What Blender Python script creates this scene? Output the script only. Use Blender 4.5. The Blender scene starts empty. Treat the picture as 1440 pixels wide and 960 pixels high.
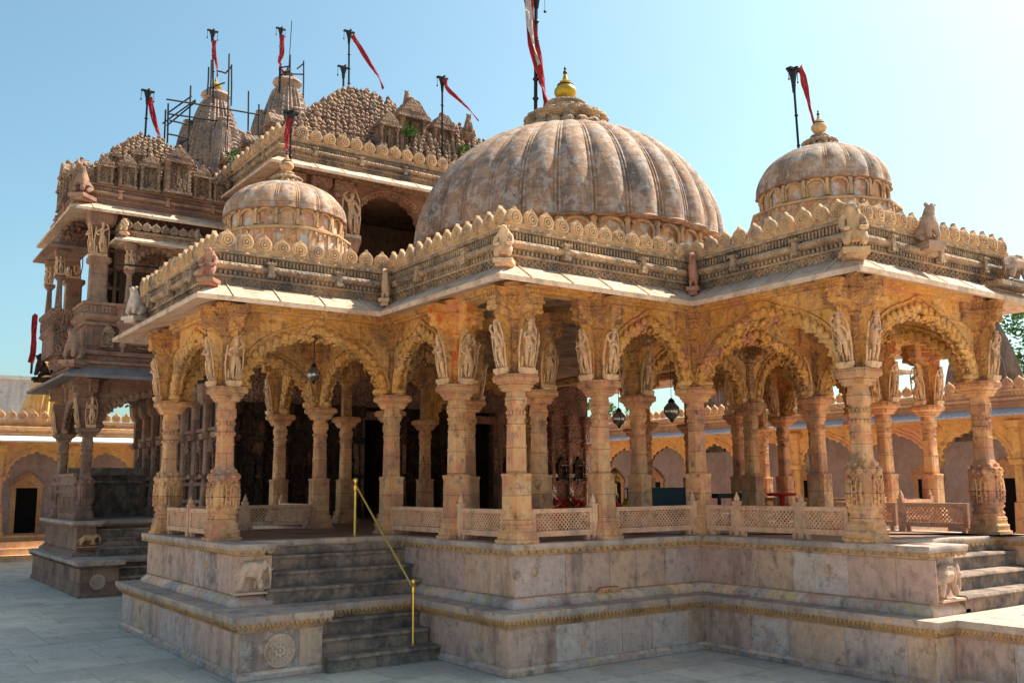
import bpy, math, random
from mathutils import Vector, Matrix, noise
R = math.radians
PI = math.pi
random.seed(7)
sc = bpy.context.scene
COL = sc.collection

# ---------------------------------------------------------------- camera, sky, sun, exposure
cam_d = bpy.data.cameras.new("camera")
cam = bpy.data.objects.new("camera", cam_d)
COL.objects.link(cam)
cam_d.sensor_width = 36.0
cam_d.lens = 1333.73 / 1440 * 36
cam_d.clip_end = 5000
cam_d.clip_start = 0.1
_pi, _ya, _ro = R(8.6273), R(-35.3514), R(-0.4523)
_fw = Vector((math.sin(-_ya) * math.cos(_pi), math.cos(-_ya) * math.cos(_pi), math.sin(_pi)))
_rt = Vector((math.cos(-_ya), -math.sin(-_ya), 0))
_up = _rt.cross(_fw)
_r2 = _rt * math.cos(_ro) + _up * math.sin(_ro)
_u2 = -_rt * math.sin(_ro) + _up * math.cos(_ro)
_m = Matrix((_r2, _u2, -_fw)).transposed().to_4x4()
_m.translation = Vector((-6.865, -9.789, 2.3))
cam.matrix_world = _m
sc.camera = cam

SUN_EL, SUN_AZ = 51.0, 94.0          # azimuth clockwise from +Y
w = bpy.data.worlds.new("World")
sc.world = w
w.use_nodes = True
wn = w.node_tree
bg = wn.nodes["Background"]
sky = wn.nodes.new("ShaderNodeTexSky")
sky.sky_type = 'NISHITA'
sky.sun_disc = False
sky.sun_elevation = R(SUN_EL)
sky.sun_rotation = R(SUN_AZ)
sky.air_density = 1.0
sky.dust_density = 2.8
sky.ozone_density = 4.0
_tint = wn.nodes.new("ShaderNodeMix"); _tint.data_type = 'RGBA'; _tint.blend_type = 'MULTIPLY'; _tint.inputs[0].default_value = 1.0
_tint.inputs[7].default_value = (0.76, 0.91, 0.765, 1)
wn.links.new(sky.outputs[0], _tint.inputs[6]); wn.links.new(_tint.outputs[2], bg.inputs[0])
bg.inputs[1].default_value = 0.125
sl = bpy.data.lights.new("sun", 'SUN')
sl.energy = 5.0
sl.angle = R(0.5)
sl.color = (1.0, 0.93, 0.80)
so = bpy.data.objects.new("sun", sl)
COL.objects.link(so)
_sd = Vector((math.sin(R(SUN_AZ)) * math.cos(R(SUN_EL)), math.cos(R(SUN_AZ)) * math.cos(R(SUN_EL)), math.sin(R(SUN_EL))))
so.rotation_euler = _sd.to_track_quat('Z', 'Y').to_euler()
sc.view_settings.view_transform = 'Standard'
sc.view_settings.look = 'None'
sc.view_settings.gamma = 1
sc.view_settings.use_curve_mapping = False
sc.view_settings.exposure = 1.08

# ---------------------------------------------------------------- materials
def nodes(name, rough=0.85, metal=0.0):
    m = bpy.data.materials.new(name)
    m.use_nodes = True
    nt = m.node_tree
    b = nt.nodes["Principled BSDF"]
    b.inputs['Roughness'].default_value = rough
    b.inputs['Metallic'].default_value = metal
    b.inputs['Specular IOR Level'].default_value = 0.25
    return m, nt, b

def N(nt, t, **kw):
    n = nt.nodes.new(t)
    for k, v in kw.items():
        setattr(n, k, v)
    return n

def noise_tex(nt, vec, scale, detail=4, rough=0.6, mapscale=None):
    n = N(nt, "ShaderNodeTexNoise")
    n.inputs['Scale'].default_value = scale
    n.inputs['Detail'].default_value = detail
    n.inputs['Roughness'].default_value = rough
    if mapscale:
        mp = N(nt, "ShaderNodeMapping")
        mp.inputs['Scale'].default_value = mapscale
        nt.links.new(vec, mp.inputs['Vector'])
        vec = mp.outputs[0]
    nt.links.new(vec, n.inputs['Vector'])
    return n.outputs['Fac']

def ramp(nt, fac, stops, interp='LINEAR'):
    r = N(nt, "ShaderNodeValToRGB")
    r.color_ramp.interpolation = interp
    e = r.color_ramp.elements
    while len(e) > len(stops):
        e.remove(e[-1])
    while len(e) < len(stops):
        e.new(0.5)
    for q, (p, c) in zip(e, stops):
        q.position = p
        q.color = (*c, 1) if not isinstance(c, (int, float)) else (c, c, c, 1)
    nt.links.new(fac, r.inputs[0])
    return r.outputs[0]

def mix(nt, a, b, fac, mode='MIX'):
    m = N(nt, "ShaderNodeMix", data_type='RGBA', blend_type=mode)
    for sock, v in ((m.inputs[0], fac), (m.inputs[6], a), (m.inputs[7], b)):
        if isinstance(v, (int, float)):
            sock.default_value = v
        elif isinstance(v, tuple):
            sock.default_value = (*v, 1)
        else:
            nt.links.new(v, sock)
    return m.outputs[2]

def stone(name, cols, scale=0.7, stain=0.5, stain_col=(0.05, 0.045, 0.045), carve=0, bump=0.75, rough=0.88, white=0, slabs=None, vein=0.35, stain_scale=1.6, carve_amt=.9, gain=1.3, grime=.6, joints=None, streak=.35):
    m, nt, b = nodes(name, rough)
    cols = [tuple(min(.80, v * g_) for v, g_ in zip(c, (gain * 1.16, gain * .96, gain * .88))) for c in cols]
    pos = N(nt, "ShaderNodeNewGeometry").outputs['Position']
    f = noise_tex(nt, pos, scale, 5, 0.65)
    n = len(cols)
    col = ramp(nt, f, [(0.34 + 0.34 * i / max(1, n - 1), c) for i, c in enumerate(cols)])
    f2 = noise_tex(nt, pos, 9, 7, 0.7)
    col = mix(nt, col, ramp(nt, f2, [(0.3, 0.65), (0.5, 1.03), (0.72, 1.25)]), vein * 1.6 if vein < .6 else 1.0, 'MULTIPLY')
    if joints:
        jw, jh = joints
        sp_ = N(nt, "ShaderNodeSeparateXYZ"); nt.links.new(pos, sp_.inputs[0])
        ja = N(nt, "ShaderNodeMath", operation='ADD'); nt.links.new(sp_.outputs[0], ja.inputs[0]); nt.links.new(sp_.outputs[1], ja.inputs[1])
        jc = N(nt, "ShaderNodeCombineXYZ"); nt.links.new(ja.outputs[0], jc.inputs[0]); nt.links.new(sp_.outputs[2], jc.inputs[1])
        jb = N(nt, "ShaderNodeTexBrick"); nt.links.new(jc.outputs[0], jb.inputs['Vector'])
        jb.inputs['Scale'].default_value = 1
        jb.inputs['Brick Width'].default_value = jw; jb.inputs['Row Height'].default_value = jh
        jb.inputs['Mortar Size'].default_value = 0.004; jb.inputs['Mortar Smooth'].default_value = 0.2
        jb.inputs['Color1'].default_value = (.80, .78, .78, 1); jb.inputs['Color2'].default_value = (1.15, 1.12, 1.05, 1); jb.inputs['Mortar'].default_value = (.30, .24, .2, 1)
        col = mix(nt, col, jb.outputs['Color'], 0.85, 'MULTIPLY')
    if slabs:
        sx, sz, mort = slabs
        sep = N(nt, "ShaderNodeSeparateXYZ"); nt.links.new(pos, sep.inputs[0])
        ad = N(nt, "ShaderNodeMath", operation='ADD'); nt.links.new(sep.outputs[0], ad.inputs[0]); nt.links.new(sep.outputs[1], ad.inputs[1])
        cb = N(nt, "ShaderNodeCombineXYZ"); nt.links.new(ad.outputs[0], cb.inputs[0]); nt.links.new(sep.outputs[2], cb.inputs[1])
        br = N(nt, "ShaderNodeTexBrick"); nt.links.new(cb.outputs[0], br.inputs['Vector'])
        br.inputs['Scale'].default_value = 1
        br.inputs['Brick Width'].default_value = sx
        br.inputs['Row Height'].default_value = sz
        br.inputs['Mortar Size'].default_value = 0.007
        br.inputs['Mortar Smooth'].default_value = 0.5
        br.squash = 0.55; br.squash_frequency = 2
        br.offset = 0.37
        br.inputs['Color1'].default_value = (0.62, 0.70, 0.84, 1)
        br.inputs['Color2'].default_value = (1.55, 1.28, 1.02, 1)
        br.inputs['Mortar'].default_value = mort
        col = mix(nt, col, br.outputs['Color'], 0.62, 'MULTIPLY')
        wn_ = noise_tex(nt, pos, 3.3, 4, .6)
        mf = N(nt, "ShaderNodeMath", operation='MULTIPLY'); nt.links.new(br.outputs['Fac'], mf.inputs[0]); nt.links.new(ramp(nt, wn_, [(.45, 0.1), (.6, .9)]), mf.inputs[1])
        col = mix(nt, col, (0.5, 0.46, 0.4), mf.outputs[0])
    if stain:
        s = noise_tex(nt, pos, stain_scale, 7, 0.72, (1, 1, streak))
        col = mix(nt, col, stain_col, ramp(nt, s, [(0.5, 0.0), (0.72, stain)]))
    gr = noise_tex(nt, pos, 5.5, 8, 0.78)
    col = mix(nt, col, (0.09, 0.06, 0.045), ramp(nt, gr, [(0.54, 0.0), (0.66, grime)]))
    rb = noise_tex(nt, pos, 2.1, 5, 0.7, (1.3, 1.3, .8))
    col = mix(nt, col, (0.52, 0.20, 0.09), ramp(nt, rb, [(0.56, 0.0), (0.70, .38)]))
    if white:
        s = noise_tex(nt, pos, 4.5, 8, 0.75)
        col = mix(nt, col, (0.62, 0.6, 0.58), ramp(nt, s, [(0.5, 0.0), (0.56, white)]))
    nt.links.new(col, b.inputs['Base Color'])
    bp = N(nt, "ShaderNodeBump")
    bp.inputs['Strength'].default_value = bump
    bp.inputs['Distance'].default_value = 0.03
    h = noise_tex(nt, pos, 20, 8, 0.78)
    if carve:
        v = N(nt, "ShaderNodeTexVoronoi", feature='SMOOTH_F1')
        v.inputs['Scale'].default_value = carve
        nt.links.new(pos, v.inputs['Vector'])
        a = N(nt, "ShaderNodeMath", operation='MULTIPLY_ADD')
        nt.links.new(v.outputs['Distance'], a.inputs[0]); a.inputs[1].default_value = -2.6
        nt.links.new(h, a.inputs[2])
        h = a.outputs[0]
        bp.inputs['Strength'].default_value = carve_amt
        bp.inputs['Distance'].default_value = 0.05
    nt.links.new(h, bp.inputs['Height'])
    nt.links.new(bp.outputs[0], b.inputs['Normal'])
    return m

def flat(name, c, rough=0.6, metal=0.0, var=0.25, scale=6):
    m, nt, b = nodes(name, rough, metal)
    pos = N(nt, "ShaderNodeNewGeometry").outputs['Position']
    f = noise_tex(nt, pos, scale, 5)
    col = mix(nt, c, ramp(nt, f, [(0.3, 1 - var), (0.7, 1 + var)]), 1.0, 'MULTIPLY')
    nt.links.new(col, b.inputs['Base Color'])
    return m

OCH, PNK, CRM, GRY, RED = (0.58, 0.33, 0.10), (0.50, 0.26, 0.17), (0.62, 0.45, 0.25), (0.32, 0.27, 0.23), (0.42, 0.17, 0.10)
MAT = {}
MAT['stone'] = stone('warm sandstone', [PNK, OCH, CRM, OCH], 0.9, 0.35)
MAT['carved'] = stone('carved sandstone', [GRY, OCH, PNK, CRM], 1.1, 0.45, carve=22)
MAT['arch'] = stone('ochre arch stone', [PNK, (0.58, 0.35, 0.10), (0.62, 0.43, 0.19), (0.42, 0.28, 0.15)], 1.0, 0.5, carve=16, carve_amt=.4, gain=0.97, grime=.8, joints=(.75, .42))
MAT['bracket'] = stone('deep carved bracket stone', [(0.44, 0.22, 0.12), (0.58, 0.36, 0.13), (0.36, 0.22, 0.13), (0.60, 0.42, 0.2)], 2.0, 0.6, carve=34, carve_amt=.45, grime=.85, gain=0.95)
MAT['eave'] = stone('pale eave slab', [(0.42, 0.32, 0.24), (0.54, 0.44, 0.34), (0.50, 0.44, 0.38)], 1.6, 0.6, (0.16, 0.13, 0.10), stain_scale=4, gain=1.1)
MAT['cornice'] = stone('weathered cornice stone', [(0.22, 0.205, 0.19), (0.36, 0.29, 0.21), (0.52, 0.41, 0.27), (0.28, 0.26, 0.24)], 1.8, 0.8, stain_scale=2.5, gain=0.86, grime=.8, carve=26, carve_amt=.5)
MAT['merlon'] = stone('buff medallion stone', [(0.33, 0.27, 0.22), (0.50, 0.37, 0.22), (0.58, 0.42, 0.24), (0.38, 0.32, 0.27)], 1.8, 0.6, stain_scale=3.5, gain=0.98, grime=.7)
MAT['plinth'] = stone('plinth slab stone', [(0.44, 0.36, 0.33), (0.50, 0.31, 0.23), (0.48, 0.41, 0.37), (0.54, 0.37, 0.22), (0.44, 0.37, 0.35)], 1.3, 0.7, gain=1.5, slabs=(1.05, 40, (.9, .85, .8, 1)), stain_col=(0.06, 0.055, 0.06))
MAT['plinthtop'] = stone('grey plinth ledge', [(0.28, 0.26, 0.25), (0.38, 0.34, 0.30), (0.46, 0.35, 0.27)], 1.6, 0.6, gain=1.25)
MAT['step'] = stone('dark worn steps', [(0.11, 0.105, 0.10), (0.18, 0.165, 0.15), (0.32, 0.27, 0.22), (0.15, 0.14, 0.13)], 3.2, 0.8, gain=1.25, joints=(1.3, 9), stain_scale=3)
MAT['column'] = stone('column stone', [(0.38, 0.28, 0.22), (0.56, 0.30, 0.19), (0.60, 0.38, 0.19), (0.60, 0.43, 0.27), (0.46, 0.28, 0.21)], 2.2, 0.6, bump=1.0, gain=1.12, joints=(3.1, .31), grime=.8)
MAT['railing'] = stone('pinkish railing stone', [(0.48, 0.28, 0.19), (0.54, 0.37, 0.25), (0.42, 0.30, 0.23)], 2.5, 0.4)
MAT['darkened'] = stone('shade-toned interior stone', [(0.022, 0.016, 0.013), (0.055, 0.034, 0.025)], 2.5, 0.3, gain=1.0, carve=14, joints=(.9, .4))  # near-black tone paints the unlit interior's shade into the stone colour
MAT['figure'] = stone('pale figure stone', [(0.46, 0.32, 0.20), (0.58, 0.43, 0.27), (0.40, 0.31, 0.23)], 5, 0.5, grime=.7, gain=1.15)
MAT['dome'] = stone('weathered dome plaster', [(0.19, 0.17, 0.17), (0.31, 0.24, 0.19), (0.40, 0.28, 0.19), (0.27, 0.235, 0.22), (0.36, 0.27, 0.21)], 1.2, 0.8, (0.065, 0.06, 0.062), white=0.3, stain_scale=2.6, gain=0.95, joints=(1.4, .36), streak=.16)
MAT['niche'] = stone('peeling niche plaster', [PNK, (0.5, 0.36, 0.24), OCH], 1.6, 0.3, white=0.9, gain=1.1)
MAT['roof'] = stone('carved roof stone', [(0.20, 0.17, 0.15), (0.36, 0.25, 0.19), (0.42, 0.33, 0.23), (0.26, 0.22, 0.2)], 1.6, 0.75, carve=18, gain=0.84, grime=.8)
MAT['tower'] = stone('rosy tower stone', [(0.22, 0.17, 0.15), (0.33, 0.21, 0.17), (0.38, 0.28, 0.21), (0.27, 0.21, 0.19)], 1.2, 0.75, gain=0.86, joints=(.8, .3), grime=.7)
MAT['towercarved'] = stone('carved tower stone', [(0.20, 0.15, 0.13), (0.34, 0.21, 0.16), (0.38, 0.28, 0.21)], 1.4, 0.7, carve=20, gain=0.86, grime=.8)
MAT['spire'] = stone('soot-grey spire stone', [(0.17, 0.16, 0.155), (0.28, 0.25, 0.23), (0.36, 0.28, 0.23), (0.40, 0.36, 0.32)], 1.4, 0.8, carve=12, carve_amt=.6, gain=1.0, grime=.8)
MAT['cloister'] = stone('cloister stone', [(0.40, 0.26, 0.2), (0.55, 0.38, 0.2), (0.58, 0.46, 0.32)], 0.8, 0.25, gain=1.1)
MAT['ochrewall'] = stone('ochre wall stone', [(0.52, 0.30, 0.10), (0.58, 0.38, 0.14), PNK], 0.6, 0.25, gain=1.2)
MAT['lavender'] = stone('pale painted wall', [(0.34, 0.33, 0.36), (0.40, 0.38, 0.41), (0.37, 0.34, 0.35)], 1.2, 0.45, (0.16, 0.14, 0.14), gain=1.05, grime=.3, bump=.3)
MAT['bluetin'] = stone('blue grey eave slate', [(0.30, 0.34, 0.38), (0.38, 0.42, 0.46)], 1.4, 0.3)
MAT['yellowspire'] = stone('yellow painted spire', [(0.50, 0.36, 0.10), (0.55, 0.42, 0.2), (0.45, 0.38, 0.28)], 1.0, 0.5)
MAT['fringe'] = stone('ochre brown fringe stone', [(0.38, 0.24, 0.12), (0.50, 0.33, 0.14), (0.36, 0.28, 0.22)], 2.5, 0.6, gain=1.0)
MAT['relief'] = stone('pale relief stone', [(0.48, 0.40, 0.33), (0.58, 0.47, 0.37)], 4, 0.5, gain=1.2)
MAT['darkspire'] = stone('blackened spire stone', [(0.07, 0.07, 0.07), (0.16, 0.15, 0.14), (0.24, 0.22, 0.2)], 1.2, 0.7, stain_scale=3, gain=1)
MAT['floor'] = stone('red brown floor stone', [(0.15, 0.09, 0.07), (0.22, 0.14, 0.10), (0.26, 0.19, 0.14)], 1.8, 0.3, rough=0.45, gain=1.0, joints=(.6, 9))
MAT['marble'] = flat('white marble', (0.70, 0.66, 0.60), 0.5, var=0.1)
MAT['black'] = flat('black iron', (0.018, 0.018, 0.02), 0.55, 0.3)
MAT['bamboo'] = flat('dark scaffold pole', (0.035, 0.03, 0.028), 0.8)
MAT['redcloth'] = flat('red cloth', (0.27, 0.012, 0.016), 0.85, scale=14, var=.35)
MAT['greycloth'] = flat('grey cloth', (0.34, 0.30, 0.29), 0.85)
MAT['brass'] = flat('polished brass', (0.72, 0.46, 0.10), 0.28, 0.9, var=0.1)
MAT['gold'] = flat('yellow painted pot', (0.42, 0.26, 0.02), 0.35, 0.2)
MAT['teal'] = flat('dark teal box', (0.012, 0.045, 0.06), 0.5)
MAT['redpaint'] = flat('red paint', (0.55, 0.015, 0.01), 0.4)
MAT['leaf'] = flat('leaves', (0.055, 0.14, 0.018), 0.7, var=0.5, scale=3)
MAT['darkwood'] = flat('dark wood', (0.05, 0.022, 0.012), 0.6)
MAT['glass'] = flat('smoky glass', (0.30, 0.28, 0.26), 0.08, 0.7)
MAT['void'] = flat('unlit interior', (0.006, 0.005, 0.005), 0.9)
MAT['bark'] = flat('bark', (0.09, 0.065, 0.045), 0.9)
MAT['vermilion'] = stone('vermilion smeared stone', [PNK, OCH, (0.48, 0.07, 0.03)], 3.0, 0.2)

def ground_mat():
    m, nt, b = nodes('courtyard paving', 0.55)
    pos = N(nt, "ShaderNodeNewGeometry").outputs['Position']
    br = N(nt, "ShaderNodeTexBrick")
    nt.links.new(pos, br.inputs['Vector'])
    br.inputs['Scale'].default_value = 1
    br.inputs['Brick Width'].default_value = 1.15
    br.inputs['Row Height'].default_value = 0.78
    br.squash = 0.7; br.squash_frequency = 3
    br.inputs['Mortar Size'].default_value = 0.008
    br.inputs['Mortar Smooth'].default_value = 0.6
    br.inputs['Color1'].default_value = (0.54, 0.46, 0.39, 1)
    br.inputs['Color2'].default_value = (0.68, 0.59, 0.49, 1)
    br.inputs['Mortar'].default_value = (0.30, 0.26, 0.21, 1)
    f = noise_tex(nt, pos, 0.7, 8, 0.72)
    col = mix(nt, br.outputs['Color'], ramp(nt, f, [(0.3, (0.72, 0.75, 0.74)), (0.55, (1, 1, .98)), (0.75, (1.25, 1.15, .95))]), 1.0, 'MULTIPLY')
    g3 = noise_tex(nt, pos, 2.3, 9, 0.8)
    col = mix(nt, col, (0.14, 0.12, 0.10), ramp(nt, g3, [(0.52, 0.0), (0.66, .5)]))
    f3 = noise_tex(nt, pos, 14, 6, 0.7)
    col = mix(nt, col, ramp(nt, f3, [(0.3, 0.75), (0.6, 1.08)]), 0.7, 'MULTIPLY')
    nt.links.new(col, b.inputs['Base Color'])
    bp = N(nt, "ShaderNodeBump"); bp.inputs['Strength'].default_value = 0.25; bp.inputs['Distance'].default_value = 0.01
    nt.links.new(noise_tex(nt, pos, 12, 6, 0.7), bp.inputs['Height'])
    nt.links.new(bp.outputs[0], b.inputs['Normal'])
    return m
MAT['ground'] = ground_mat()
MAT['slate'] = stone('dark slate awning', [(0.17, 0.17, 0.18), (0.24, 0.235, 0.24)], 2.4, 0.5, gain=1.0)

# ---------------------------------------------------------------- mesh helper
class MB:
    def __init__(s):
        s.v = []; s.f = []
    def add(s, pts, faces):
        o = len(s.v)
        s.v.extend([tuple(p) for p in pts])
        s.f.extend([tuple(i + o for i in f) for f in faces])
    def box(s, x0, y0, z0, x1, y1, z1, mat=None):
        p = [(x0, y0, z0), (x1, y0, z0), (x1, y1, z0), (x0, y1, z0), (x0, y0, z1), (x1, y0, z1), (x1, y1, z1), (x0, y1, z1)]
        if mat is not None:
            p = [mat @ Vector(q) for q in p]
        s.add(p, [(0, 3, 2, 1), (4, 5, 6, 7), (0, 1, 5, 4), (1, 2, 6, 5), (2, 3, 7, 6), (3, 0, 4, 7)])
    def loft(s, rings, closed=True, cap=True):
        n = len(rings[0]); o = len(s.v)
        for r in rings:
            s.v.extend([tuple(p) for p in r])
        for k in range(len(rings) - 1):
            for i in range(n if closed else n - 1):
                j = (i + 1) % n
                s.f.append((o + k * n + i, o + k * n + j, o + (k + 1) * n + j, o + (k + 1) * n + i))
        if cap:
            s.f.append(tuple(o + i for i in reversed(range(n))))
            s.f.append(tuple(o + (len(rings) - 1) * n + i for i in range(n)))
    def lathe(s, prof, n=16, c=(0, 0), mod=None, cap=True):
        rings = []
        for r, z in prof:
            rings.append([(c[0] + r * (mod(i / n, z) if mod else 1) * math.cos(2 * PI * i / n), c[1] + r * (mod(i / n, z) if mod else 1) * math.sin(2 * PI * i / n), z) for i in range(n)])
        s.loft(rings, True, cap)
    def tube(s, pts, r, n=6, cap=True):
        pts = [Vector(p) for p in pts]
        rs = r if isinstance(r, (list, tuple)) else [r] * len(pts)
        rings = []
        for k, p in enumerate(pts):
            d = (pts[min(k + 1, len(pts) - 1)] - pts[max(k - 1, 0)])
            d = d.normalized() if d.length else Vector((0, 0, 1))
            a = Vector((0, 0, 1)) if abs(d.z) < 0.9 else Vector((1, 0, 0))
            u = d.cross(a).normalized(); v = d.cross(u)
            rings.append([p + (u * math.cos(2 * PI * i / n) + v * math.sin(2 * PI * i / n)) * rs[k] for i in range(n)])
        s.loft(rings, True, cap)
    def ball(s, c, r, n=8, m=5, sc_=(1, 1, 1)):
        rings = []
        for k in range(m + 1):
            a = -PI / 2 + PI * k / m
            rr = max(math.cos(a), 0.02)
            rings.append([(c[0] + r * sc_[0] * rr * math.cos(2 * PI * i / n), c[1] + r * sc_[1] * rr * math.sin(2 * PI * i / n), c[2] + r * sc_[2] * math.sin(a)) for i in range(n)])
        s.loft(rings)
    def prism(s, poly, z0, z1):
        s.loft([[(x, y, z0) for x, y in poly], [(x, y, z1) for x, y in poly]])
    def sweep(s, path, prof, closed=True):
        """path: CCW xy polygon (outward = right of travel); prof: closed ring of (offset, z)"""
        n = len(path)
        rings = []
        for off, z in prof:
            rings.append([(x, y, z) for x, y in offset(path, off, closed)])
        m = len(prof); o = len(s.v)
        for i in range(n):
            for k in range(m):
                s.v.append(rings[k][i])
        for i in range(n if closed else n - 1):
            j = (i + 1) % n
            for k in range(m):
                l = (k + 1) % m
                s.f.append((o + i * m + k, o + j * m + k, o + j * m + l, o + i * m + l))
        if not closed:
            s.f.append(tuple(o + k for k in range(m)))
            s.f.append(tuple(o + (n - 1) * m + k for k in reversed(range(m))))
    def xform(s, M):
        s.v = [tuple(M @ Vector(p)) for p in s.v]
        return s
    def merge(s, other, M=None):
        s.add(other.v if M is None else [M @ Vector(p) for p in other.v], other.f)
    def mesh(s, name, mat, angle=38):
        me = bpy.data.meshes.new(name)
        me.from_pydata(s.v, [], s.f)
        me.materials.append(MAT[mat])
        me.polygons.foreach_set('use_smooth', [True] * len(me.polygons))
        me.set_sharp_from_angle(angle=R(angle))
        me.update()
        return me
    def obj(s, name, mat, parent=None, loc=(0, 0, 0), rz=0):
        return inst(name, s.mesh(name, mat), parent, loc, rz)

def offset(path, off, closed=True):
    n = len(path); out = []
    for i in range(n):
        p = Vector(path[i])
        def nrm(a, b):
            d = (Vector(b) - Vector(a)).normalized()
            return Vector((d.y, -d.x))
        if closed or 0 < i < n - 1:
            n1 = nrm(path[i - 1], path[i]); n2 = nrm(path[i], path[(i + 1) % n])
            k = 1 + n1.dot(n2)
            q = p + (n1 + n2) * off / max(k, 0.2)
        elif i == 0:
            q = p + nrm(path[0], path[1]) * off
        else:
            q = p + nrm(path[-2], path[-1]) * off
        out.append((q.x, q.y))
    return out

def along(path, off, spacing, closed=False, pad=0.0):
    """points along each edge of the offset path: (x, y, angle, edge)"""
    pts = offset(path, off, closed)
    n = len(pts)
    for i in range(n if closed else n - 1):
        a = Vector(pts[i]); b = Vector(pts[(i + 1) % n])
        d = b - a; L = d.length - 2 * pad
        if L <= 0.02: continue
        d.normalize()
        c = max(1, round(L / spacing))
        for k in range(c):
            p = a + d * (pad + L * (k + 0.5) / c)
            yield p.x, p.y, math.atan2(d.y, d.x), i, L / c

def inst(name, me, parent=None, loc=(0, 0, 0), rz=0, scale=None):
    o = bpy.data.objects.new(name, me)
    COL.objects.link(o)
    o.location = loc
    o.rotation_euler = (0, 0, rz)
    if scale: o.scale = scale if isinstance(scale, tuple) else (scale,) * 3
    if parent: o.parent = parent
    return o

def thing(name, label, cat, group=None, loc=(0, 0, 0), rz=0):
    o = inst(name, None, None, loc, rz)
    o['label'] = label; o['category'] = cat
    if group: o['group'] = group
    return o
def tag(o, label, cat, group=None):
    o['label'] = label; o['category'] = cat
    if group: o['group'] = group
    return o

def Mt(x=0, y=0, z=0, rz=0, s=1):
    return Matrix.Translation((x, y, z)) @ Matrix.Rotation(rz, 4, 'Z') @ Matrix.Scale(s, 4)

def sq(h, z, k=0.22, c=(0, 0)):
    """redented square section, 20 points"""
    e = h * k / 2.4; a = h - 3 * e
    q = [(h, -a), (h, a), (h - e, a), (h - e, h - 2 * e), (h - 2 * e, h - 2 * e), (h - 2 * e, h - e), (a, h - e)]
    pts = []
    for r in range(4):
        ca, sa = [(1, 0), (0, 1), (-1, 0), (0, -1)][r]
        for x, y in q:
            pts.append((c[0] + x * ca - y * sa, c[1] + x * sa + y * ca, z))
    return pts
def rd(h, z, kind='c', c=(0, 0)):
    """round or octagonal section on the same 20 angles"""
    base = sq(1, 0)
    out = []
    for x, y, _ in base:
        a = math.atan2(y, x)
        r = h
        if kind == 'o':
            b = (a + PI / 8) % (PI / 4) - PI / 8
            r = h / math.cos(b)
        out.append((c[0] + r * math.cos(a), c[1] + r * math.sin(a), z))
    return out
def stack(mb, secs, c=(0, 0)):
    rings = []
    for z, h, kind in secs:
        rings.append(sq(h, z, 0.2, c) if kind == 's' else rd(h, z, kind, c))
    mb.loft(rings)

def skin_mesh(name, verts, edges, mat, sub=1, extra=None):
    me = bpy.data.meshes.new('tmp')
    me.from_pydata([v[0] for v in verts], edges, [])
    o = bpy.data.objects.new('tmp', me)
    COL.objects.link(o)
    o.modifiers.new('skin', 'SKIN')
    bpy.context.view_layer.update()
    sv = me.skin_vertices[0].data if me.skin_vertices else None
    if sv is None:
        bpy.context.view_layer.objects.active = o
        bpy.ops.mesh.customdata_skin_add()
        sv = me.skin_vertices[0].data
    for i, v in enumerate(verts):
        r = v[1]
        sv[i].radius = (r, r) if not isinstance(r, tuple) else r
    sv[0].use_root = True
    if sub:
        ss = o.modifiers.new('sub', 'SUBSURF'); ss.levels = sub
    dg = bpy.context.evaluated_depsgraph_get()
    dg.update()
    ev = o.evaluated_get(dg)
    tm = bpy.data.meshes.new_from_object(ev)
    mb = MB()
    mb.add([v.co[:] for v in tm.vertices], [tuple(p.vertices) for p in tm.polygons])
    bpy.data.objects.remove(o); bpy.data.meshes.remove(me); bpy.data.meshes.remove(tm)
    if extra: extra(mb)
    return mb

# ---------------------------------------------------------------- ground
g = MB(); g.add([(-300, -300, 0), (300, -300, 0), (300, 300, 0), (-300, 300, 0)], [(0, 1, 2, 3)])
go = g.obj('courtyard_ground', 'ground'); go['kind'] = 'structure'

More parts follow.
